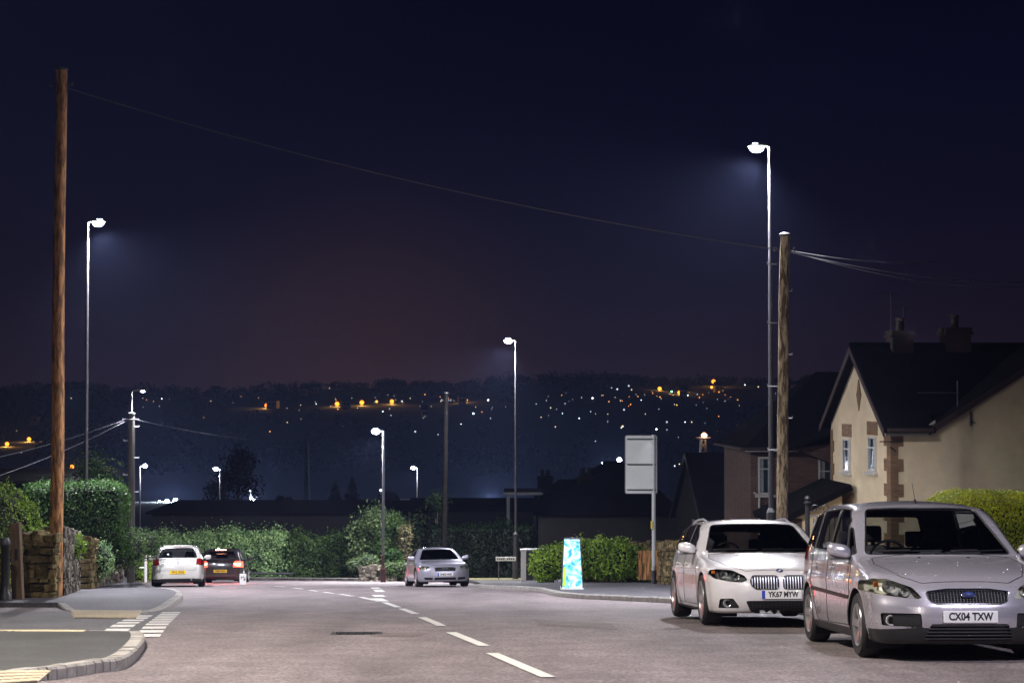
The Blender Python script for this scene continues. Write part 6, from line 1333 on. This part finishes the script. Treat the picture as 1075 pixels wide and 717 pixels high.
# taller bay of the brick house
m = MB(); x0b, x1b = 2.95, 4.4; E3 = at(850, 447, Yb).z - zb_; m.prism([(x0b - 1.6, E2 - .0), (x0b + .2, E3 - .55), (x1b, E3), (x1b, -.9), (x0b - 0.0, -.9), (x0b, E2 - .6)], 'y', -1.2, -.004); m.build('bay_wall', M['brick'], hb)
m = MB(); m.slab([(x0b - 1.9, -1.45, E2 + .02), (x1b - 1.05, -1.45, E3 + .1), (x1b - 1.05, 1.2, E3 + .3), (x0b - 1.9, 1.2, E2 + .2)], .10); m.slab([(x1b - 1.35, -1.45, E3 + .06), (x1b + .5, -1.45, E3 + .06), (x1b + .5, 1.0, E3 + 1.0), (x1b - 1.35, 1.0, E3 + 1.0)], .10); m.build('bay_roof', M['tile'], hb)
m = MB(); m.tube([(x1b - 1.4, -1.5, E3 + .0), (x1b + .5, -1.5, E3 + .0)], .055, 8); m.build('gutter', M['trim'], hb)
m = MB(); m.tube([(x1b - .62, -1.28, E3 - .05), (x1b - .62, -1.28, .6)], .05, 8); m.tube([(x1b - .28, -1.28, E3 - .05), (x1b - .28, -1.28, .6)], .05, 8); m.build('downpipe', M['trim'], hb)
m = MB(); m.lathe([(.10, 0), (.10, .55), (.13, .57), (.13, .62), (0, .64)], c=(4.05, .2, E3 + .75), n=12); m.build('flue', M['steel'], hb, smooth=True)
window(hb, (x1b - 1.15, -1.2, 1.2), .5, 1.1, 'y-')
# lean-to garage in front of the brick house
Yl = 55.5; Xl = (824 - CX) / FPX * Yl; zl = G(Yl) - .1; gl_ = thing('garage', 'cream garage with a sloping slate lean-to roof below the brick house', 'garage', (Xl, Yl, zl), .05)
hL, hR = at(824, 541, Yl).z - zl, at(873, 512, Yl).z - zl; wd = 1.75
m = MB(); m.prism([(0.05, -.9), (wd, -.9), (wd, hR - .25), (.05, hL - .12)], 'y', 0, 3.5); m.build('wall', M['render'], gl_)
m = MB(); m.slab([(-.35, -.3, hL - .12), (wd + .2, -.3, hR + .12), (wd + .2, 3.7, hR + .12), (-.35, 3.7, hL - .12)], .20); m.build('roof', M['tile'], gl_)
m = MB(); m.box((.30, -.02, hL - .55), (.4, .05, .9)); m.build('brick_panel', M['brick'], gl_)
# unlit houses beyond the junction
def gable_house(label, px, Y, pe, pa, W2, Ln, rz, wall='dark_wall', dz=0.0, chim=(), name='dark_house', win=(), base=None):
    g = onG(px, Y); z0 = (terr(g.x, Y) if Y > 95 else g.z) - .1; t = thing(name, label, 'house', (g.x, Y, z0), rz); e = at(px, pe, Y).z - z0; a = at(px, pa, Y).z - z0
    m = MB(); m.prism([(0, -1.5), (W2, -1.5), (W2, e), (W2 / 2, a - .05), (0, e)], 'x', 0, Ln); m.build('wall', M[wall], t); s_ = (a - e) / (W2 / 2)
    m = MB(); m.slab([(-.25, -.3, e - .3 * s_ + .1), (Ln + .25, -.3, e - .3 * s_ + .1), (Ln + .25, W2 / 2, a + .1), (-.25, W2 / 2, a + .1)], .12); m.slab([(-.25, W2 + .3, e - .3 * s_ + .1), (Ln + .25, W2 + .3, e - .3 * s_ + .1), (Ln + .25, W2 / 2 + .002, a + .098), (-.25, W2 / 2 + .002, a + .098)], .12); r = m.build('roof', M['tile'], t)
    m = MB(); m.prism([(-.3, e - .3 * s_ + .06), (W2 / 2, a + .07), (W2 / 2, a - .10), (-.3, e - .3 * s_ - .10)], 'x', -.30, -.252); m.prism([(W2 + .3, e - .3 * s_ + .06), (W2 / 2, a + .07), (W2 / 2, a - .10), (W2 + .3, e - .3 * s_ - .10)], 'x', -.299, -.2525); m.build('bargeboard', M['steel_dk'], t)
    for c in chim: chimney(r, (c[0], W2 / 2, a - .5 - r.location.z), c[1], c[1] * .7, c[2], 2)
    for (yy, zf) in win: window(t, (0, yy, e * zf), .8, 1.1, 'x-')
    return t
gable_house('unlit house with plain dark gable and straight ridge between the sign and the brick house', 741, 84, 550, 480, 7.2, 7.0, TH, win=((2.6, .8), ))
def hip_house(label, p0, p1, Y, pe, pr0, pr1, pa, D=8, chim=()):
    x0, x1 = onG(p0, Y).x, onG(p1, Y).x; z0 = terr(x0, Y) - .1; t = thing('dark_house', label, 'house', (x0, Y, z0), 0); e = at(p0, pe, Y).z - z0; a = at(p0, pa, Y + D / 2).z - z0; L = x1 - x0
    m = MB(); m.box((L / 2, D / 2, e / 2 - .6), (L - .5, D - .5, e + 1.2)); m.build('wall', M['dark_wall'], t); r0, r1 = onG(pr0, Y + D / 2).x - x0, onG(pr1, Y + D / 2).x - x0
    m = MB(); m.add([(0, 0, e), (L, 0, e), (L, D, e), (0, D, e), (r0, D / 2, a), (r1, D / 2, a)], [(0, 1, 5, 4), (1, 2, 5), (2, 3, 4, 5), (3, 0, 4), (3, 2, 1, 0)]); r = m.build('roof', M['tile'], t)
    for (px, w_, top, yy) in chim: c = onG(px, Y + yy).x - x0; zt = at(px, top, Y + yy).z - z0; chimney(r, (c, yy, e), w_, .7, zt - e - .35, 2)
    return t
hip_house('broad unlit bungalow under a low pyramid roof behind the traffic sign', 560, 722, 92, 541, 648, 662, 488, 9, ((615, .75, 492, 4.5),))
hip_house('unlit house with a wide brick chimney left of the pyramid roofed bungalow', 562, 625, 118, 528, 588, 604, 503, 8, ((572, 1.0, 494, 2.0),))
hip_house('unlit house on the slope whose roof peak shows left of the sign top', 590, 700, 160, 520, 635, 652, 484, 12, ())
g = onG(531, 90); t = thing('carport', 'flat roofed carport with a pale fascia above the dark hedge', 'carport', (g.x, 90, G(90))); zt = at(531, 516, 90).z - G(90)
m = MB(); m.box((.85, 1.5, zt - .05), (1.9, 3.2, .10)); m.build('flat_roof', M['tile'], t); m = MB(); m.box((.85, -.13, zt - .09), (1.94, .03, .13)); m.build('fascia', M['steel_dk'], t); m = MB(); m.box((.12, 0, zt / 2 - .1), (.16, .1, zt)); m.build('post', M['steel_dk'], t)
# flat dark sheds behind the long hedge
for lab, p0, p1, Y, py, D in (('long flat roofed dark shed behind the long hedge', 160, 430, 98, 536, 9), ('second long dark shed behind the dark hedge', 428, 560, 104, 533, 9), ('small flat dark outbuilding above the hedge at far left', -60, 42, 60, 501, 6)):
    x0, x1 = onG(p0, Y).x, onG(p1, Y).x; z0 = terr(x0, Y); zt = at(p0, py, Y).z - z0; t = thing('shed', lab, 'shed', (x0, Y, z0)); L = x1 - x0
    m = MB(); m.box((L / 2, D / 2, zt / 2 - .5), (L, D, zt + .7)); m.build('wall', M['shed'], t); m = MB(); m.slab([(-.3, -.3, zt - .08), (L + .3, -.3, zt - .08), (L + .3, D + .3, zt + .02), (-.3, D + .3, zt + .02)], .10); m.build('roof', M['tile'], t)
    for i in range(3): m = MB(); m.box((L * (.2 + .3 * i), -.02, zt * .5), (1.0, .05, .8)); m.build('window', M['glassd'], t)
g = onG(300, 104); t = thing('lean_to_roof', 'pale sloping roof edge seen above the long hedge', 'shed', (g.x, 104, terr(0, 104))); z1, z2 = at(300, 551, 104).z - terr(0, 104), at(322, 545.5, 104).z - terr(0, 104)
m = MB(); m.box((.7, 1.2, z1 / 2 - .3), (1.3, 2, z1 + .3)); m.build('wall', M['shed'], t); m = MB(); m.slab([(-.1, -.1, z1), (1.45, -.1, z2), (1.45, 2.4, z2), (-.1, 2.4, z1)], .10); m.build('roof', M['steel'], t)
# silhouetted trees beyond the sheds
for px, Y, py, lab, sh in ((250, 150, 476, 'large dark tree silhouette above the shed roof', 'round'), (352, 190, 505, 'left of two pointed dark conifers on the valley side', 'cone'), (370, 190, 500, 'right, broader pointed dark conifer on the valley side', 'cone'), (408, 170, 517, 'low dark tree between the lower lamp and the far lamp', 'round'), (297, 200, 521, 'small dark bushy tree beside a white valley light', 'round')):
    x = (px - CX) / FPX * Y; z0 = terr(x, Y); h = at(px, py, Y).z - z0; tree(lab, (x, Y, z0), h, 13 if sh == 'round' else 16, .32, 3500, 'hedge_dk', tr=.25, shape=sh, kind='tree' if sh == 'round' else 'conifer', trunk_h=.35)
# ------------------------------------------------------------------ the far valley
def hit_hill(px, py):
    d = ray(px, py); y = 130.0
    while y < 1900:
        if d[2] * y < terr(d[0] * y, y): return Vector((d[0] * y, y, terr(d[0] * y, y)))
        y += 4
    return Vector((d[0] * 1500, 1500, terr(d[0] * 1500, 1500)))
AMB = emis('sodium_lamp', (1, .24, .02), 4.5); AMBs = emis('sodium_lamp_small', (1, .34, .05), 4); WHT = emis('far_white_lamp', (.75, .85, 1), 5); WHTd = emis('faint_far_lamp', (.7, .8, 1), 1.2); WHTb = emis('floodlight_white', (.75, .88, 1), 140); GRN = emis('green_lamp', (.3, 1, .5), 10); WIN = emis('lit_window', (1, .75, .45), 2.2)
LAMPS = []
def far_lamp(px, py, r, mt, label=None, group='tiny lights scattered over the far hillside', h=5, power=0, col=(1, .5, .12)):
    p = hit_hill(px, py + 1.5); Y = p.y - 14; p = Vector(((px - CX) / FPX * Y, Y, terr((px - CX) / FPX * Y, Y))); LAMPS.append((px, py, Y)); q = at(px, py, Y); hh = max(q.z - p.z, 3.0); s = Y / 1900.0
    t = thing('hillside_light', label or 'tiny pale light among the dark trees of the far hillside', 'light', (p.x, Y, q.z - hh), 0, group)
    m = MB(); m.tube([(0, 0, 0), (0, 0, hh - r * s * .4)], .09, 4); m.build('lamp_post', M['steel_dk'], t)
    m = MB(); R_ = r * s; m.lathe([(0, R_), (R_ * .7, R_ * .7), (R_, 0), (R_ * .7, -R_ * .7), (0, -R_)], c=(0, 0, hh), n=8); m.build('lamp_globe', mt, t, smooth=True)
    if power:
        ld = bpy.data.lights.new('hillside_glow', 'POINT'); ld.energy = power; ld.color = col; ld.shadow_soft_size = R_; lo = bpy.data.objects.new('hillside_glow', ld); COL.objects.link(lo); lo.parent = t; lo.location = (0, -R_ * 1.4, hh - R_ * .5)
amb = [(8, 466, 1.5, 'amber street light low on the hill at the left frame edge'), (31, 461, 1.5, 'amber light left of the tall wooden pole, beside a lit house'), (76, 490, 1.6, 'amber light directly above the clipped hedge'), (113, 492.5, .8, 'small orange light over the clipped hedge'), (280, 425.5, 1.4, 'amber street light alone on the ridge left of centre'), (354, 424, 1.6, 'amber ridge light, first of the close row of three'), (380, 422.5, 1.6, 'amber ridge light, middle of the close row of three'), (395.5, 421.5, .9, 'smaller amber ridge light between two larger ones'), (411.5, 421.5, 1.5, 'amber ridge light, last of the close row above the lower lamp'), (486, 420, 1.6, 'amber light on the ridge right of the bare pole'), (692.5, 408, 1.4, 'amber ridge light above the traffic sign'), (713, 412, 1.3, 'left light of the amber pair beside a green one'), (717, 409.5, 1.3, 'right light of the amber pair beside a green one'), (749, 400.5, 1.5, 'upper light of the bright amber cluster'), (754.5, 403.5, 1.7, 'lower light of the bright amber cluster'), (747, 406.5, 1.0, 'lowest small light under the bright amber cluster'), (836, 411.5, 1.6, 'amber light between the weathered pole and the brick house roof')]
for px, py, r, lab in amb: far_lamp(px, py, r * 1.5, AMB if r > 1 else AMBs, lab, 'amber street lights on the far hill', power=7000 if r > 1 else 0)
far_lamp(705, 411, .9, GRN, 'green light on the ridge among the amber ones')
wl = [(75, 418), (332, 424), (409, 429), (410.5, 436), (441, 426.3), (446, 437), (484, 445), (460, 456), (512.5, 420), (515, 439), (463, 421), (422, 421), (642, 407), (648, 408.5), (660, 405), (663, 409), (593, 423.5), (601, 419), (590.5, 434), (620, 432), (583, 448), (622, 418), (638, 442), (608, 439), (655, 430), (653.5, 447.5), (652, 449), (700, 443), (689, 450.5), (700, 451), (726, 443), (719, 443), (740, 444), (708, 424.5), (694, 418.5), (796, 406), (814, 413), (761, 421), (722, 415), (732, 414), (542, 419), (563, 424), (436, 453), (402, 432), (23, 475), (18, 452), (62, 430), (150, 418), (170, 418.5), (178, 419), (346, 407.5), (782, 404), (830, 437), (820, 428), (712, 459), (713, 487), (708, 489), (625, 463), (497, 434), (531, 427), (578, 428), (673, 420), (270, 521)]
for i, (px, py) in enumerate(wl): far_lamp(px, py, random.choice((.3, .45, .6, 1.0)), (WIN, WHT, WHTd, WHT, WHTd)[i % 5])
for i in range(95):
    px = random.choice((random.gauss(380, 60), random.gauss(620, 70), random.gauss(700, 55), random.uniform(150, 830))); py = 414 + abs(random.gauss(0, 13)) - (px - 400) * .012
    if i % 3 == 0: far_lamp(px, py, random.uniform(.3, .6), AMBs, 'tiny orange light among the dark trees of the far hillside', 'tiny orange lights on the far hillside')
    else: far_lamp(px, py, random.uniform(.25, .5), (WHTd, WIN)[i % 2])
for px, py, r, lab, pw in ((168.5, 528, 2.0, 'left of three white floodlights in the valley', 30000), (176, 526, 1.8, 'middle of three white floodlights in the valley', 30000), (185, 525.5, 2.2, 'right and largest of three white floodlights in the valley', 30000), (266.5, 524, 1.7, 'white floodlight beside the large dark tree', 20000), (263.5, 515, .9, 'smaller white lamp above the floodlight beside the large dark tree', 0), (515.5, 525, 2.3, 'brilliant white floodlight left of the tall lamp and above the dark hedge', 45000), (400, 514.5, 1.1, 'small white lamp just below the lower street lamp', 0), (289.5, 528.5, 1.3, 'white light at the foot of the small dark bushy tree', 3000), (296, 527, 1.0, 'second white light at the small dark bushy tree', 0), (237, 529, .8, 'small white light right of the lamp behind the long hedge', 0), (216, 528.5, .7, 'faint white light left of the lamp behind the long hedge', 0), (128, 515.5, .8, 'small white light at the right end of the clipped hedge', 0), (498, 529.5, .7, 'small white light left of the brilliant floodlight', 0), (633, 487, 1.6, 'hazy white light behind the dark roofs left of the traffic sign', 5000), (650, 482.5, 1.9, 'bright white light on the dark roof peak left of the sign', 5000)):
    Y = 420 if py > 500 else 330
    x = (px - CX) / FPX * Y; z = terr(x, Y); q = at(px, py, Y); t = thing('valley_light', lab, 'light', (x, Y, min(z, q.z - 4)), 0, 'white lights in the valley'); hh = q.z - min(z, q.z - 4); R_ = r * 1.3 * Y / 1900
    m = MB(); m.tube([(0, 0, 0), (0, 0, hh)], .12, 6); m.build('mast', M['steel_dk'], t); m = MB(); m.box((0, 0, hh), (R_ * 2.0, R_ * .5, R_ * 1.1)); m.build('floodlight_head', M['steel_dk'], t, bevel=R_ * .1); m = MB(); m.lathe([(0, -R_ * .42), (R_ * .7, -R_ * .36), (R_ * .9, -R_ * .22)], c=(0, 0, hh), n=12, axis='y'); m.build('lamp_glass', WHTb if r > 1.2 else WHT, t, smooth=True)
    if pw:
        ld = bpy.data.lights.new('flood_glow', 'POINT'); ld.energy = pw; ld.color = (.7, .85, 1); ld.shadow_soft_size = .4; lo = bpy.data.objects.new('flood_glow', ld); COL.objects.link(lo); lo.parent = t; lo.location = (0, -R_ - .6, hh)
# shed roofs in the valley; a glowing strip is added for the lit edge
for px, py, w_, lab in ((338, 528.5, 28, 'long pale lit warehouse roof in the valley beside the conifers'), (426, 528, 15, 'short pale lit warehouse roof right of the lower lamp')):
    Y = 430; x = (px - CX) / FPX * Y; q = at(px, py, Y); z = terr(x, Y); t = thing('warehouse', lab, 'warehouse', (x, Y, z)); L = w_ * Y / 1900; hh = q.z - z
    m = MB(); m.box((0, 3, hh / 2 - .6), (L, 6, hh)); m.build('wall', M['shed'], t); m = MB(); m.slab([(-L / 2 - .2, -.3, hh - .2), (L / 2 + .2, -.3, hh - .2), (L / 2 + .2, 6.4, hh + .5), (-L / 2 - .2, 6.4, hh + .5)], .2); m.build('roof', M['trim'], t); m = MB(); m.box((0, -.35, hh - .3), (L * .96, .08, .35)); m.build('lit_edge_glow', emis('roof_edge_glow', (.7, .85, 1), .5), t)
# lattice masts
def lattice(label, px, Y, top, arms=0, lit=False, wd=1.2):
    x = (px - CX) / FPX * Y; z = terr(x, Y); h = at(px, top, Y).z - z; t = thing('lattice_mast', label, 'mast', (x, Y, z)); m = MB(); n = 9; w0, w1 = wd, wd * .32
    for sx in (-1, 1):
        for sy in (-1, 1): m.tube([(sx * w0 / 2, sy * w0 / 2, 0), (sx * w1 / 2, sy * w1 / 2, h)], .10 * wd, 4)
    for i in range(n):
        a, b = i / n, (i + 1) / n; wa, wb = w0 + (w1 - w0) * a, w0 + (w1 - w0) * b
        for sy in (-1, 1): m.tube([(-wa / 2, sy * wa / 2, h * a), (wb / 2, sy * wb / 2, h * b)], .06 * wd, 4); m.tube([(wa / 2, sy * wa / 2, h * a), (-wb / 2, sy * wb / 2, h * b)], .06 * wd, 4)
    m.build('lattice_frame', M['steel_dk'], t)
    for k in range(arms): m = MB(); m.box((0, 0, h - .6 - k * 1.1), (3.2, .3, .22)); m.build('cross_arm', M['steel'], t)
    if lit:
        m = MB(); m.box((0, 0, h - .5), (wd * 1.3, wd * .8, .25)); m.build('platform', M['steel_dk'], t); m = MB(); m.lathe([(0, .7), (.6, .3), (.7, 0), (.5, -.4), (0, -.5)], c=(.15, -.6, h - .0), n=10); m.build('beacon', emis('beacon_amber', (1, .42, .2), 9), t, smooth=True)
        ld = bpy.data.lights.new('beacon_glow', 'POINT'); ld.energy = 1200; ld.color = (1, .5, .25); ld.shadow_soft_size = .4; lo = bpy.data.objects.new('beacon_glow', ld); COL.objects.link(lo); lo.parent = t; lo.location = (.15, -1.8, h)
lattice('lattice tower topped by an amber beacon above the dark ridge roof', 738, 420, 457, 0, True, 2.6)
lattice('slim lattice mast with short cross arms above the shed roof', 322.5, 330, 464, 2, False, 1.0)
# woods along the slope: one mass of dark foliage clumps
P = []; Nn = []
def clump(x, y, z, r, k):
    a_, b_ = CX + FPX * x / y, HOR - FPX * z / y; rr = r * FPX / y
    for px, py, Y in LAMPS:
        if y < Y + 12 and abs(a_ - px) < rr + 3 and abs(b_ - py) < rr + 2.5: return
    d = rng.normal(size=(k, 3)); d /= np.linalg.norm(d, axis=1)[:, None]; P.append(d * np.array([r, r, r * .85]) * rng.uniform(.7, 1.1, k)[:, None] + np.array([x, y, z])); Nn.append(d)
for i in range(700):
    y = random.uniform(620, 1500); x = random.uniform(-.33, .33) * y; r = random.uniform(3, 7); clump(x, y, terr(x, y) + r * .5, r, 40)
for i in range(380):
    y = random.uniform(1480, 1590); x = random.uniform(-500, 500); r = random.uniform(3, 6) * (1.35 if random.random() < .12 else 1); clump(x, y, terr(x, y) + r * .45, r, 70)
o = leaves(np.concatenate(P), np.concatenate(Nn), 1.9, M['hedge_dk'], 'far_woods', jit=.5, asp=.9); tag(o, 'dark wooded hillside running along the horizon across the valley', 'woods', kind='stuff')
# dark house blocks on the hill, some faintly lit by their street lights
for i, (px, py, w_, lab) in enumerate(((33, 445, 9, 'amber lit house high on the hill left of the tall wooden pole'), (284, 427.5, 11, 'ridge house beside the lone amber street light'), (363, 427, 9, 'ridge house below the first amber light of the row'), (446, 437.5, 7, 'pale house front below the white light above the lower lamp'), (485, 423, 8, 'ridge house at the amber light right of the bare pole'), (756, 410, 9, 'house beneath the bright amber cluster'), (718, 415, 8, 'house beneath the amber pair'), (838, 409, 9, 'house beside the amber light next to the brick house roof'), (330, 412, 8, 'dark ridge house with a flat top'), (318, 414, 7, 'dark ridge house touching the sky line'), (225, 413, 9, 'dark ridge house on the rounded skyline hump'))):
    p = hit_hill(px, py + 2); s = p.y / 1900; t = thing('hillside_house', lab, 'house', tuple(p + Vector((0, 4, 0))), random.uniform(-.3, .3), 'houses on the far hill'); L = w_ * s; hh = 5.0
    m = MB(); m.box((0, 3, hh / 2 - 1), (L, 6, hh + 2)); m.build('wall', M['render'], t); m = MB(); m.prism([(-.5, hh), (3, hh + 3), (6.5, hh)], 'x', -L / 2 - .3, L / 2 + .3); m.build('roof', M['tile'], t)
    for k in range(2): m = MB(); m.box((-L * .2 + k * L * .4, -.05, hh * .6), (1.2, .1, 1.3)); m.build('window', M['glassd'], t)
# ------------------------------------------------------------------ cars
car_people_carrier(); car_estate(); car_coupe(); car_hatch(); car_leaving()
# ------------------------------------------------------------------ night haze
hz = MB(); X1, Ya, Yb2, Z0, Z1 = 1350, -95, 2250, -75, 60
hz.box((0, (Ya + Yb2) / 2, (Z0 + Z1) / 2), (2 * X1, Yb2 - Ya, Z1 - Z0)); hm = bpy.data.materials.new('night_haze'); hm.use_nodes = True; ht = hm.node_tree
for n_ in list(ht.nodes):
    if n_.type == 'BSDF_PRINCIPLED': ht.nodes.remove(n_)
pv = ht.nodes.new('ShaderNodeVolumePrincipled'); pv.inputs['Color'].default_value = (.42, .52, 1, 1); pv.inputs['Density'].default_value = HAZE; pv.inputs['Anisotropy'].default_value = .35; ht.links.new(pv.outputs[0], ht.nodes['Material Output'].inputs['Volume'])
o = hz.build('haze', hm); o['kind'] = 'stuff'; o['label'] = 'thin night haze over the street and the valley'; o['category'] = 'haze'
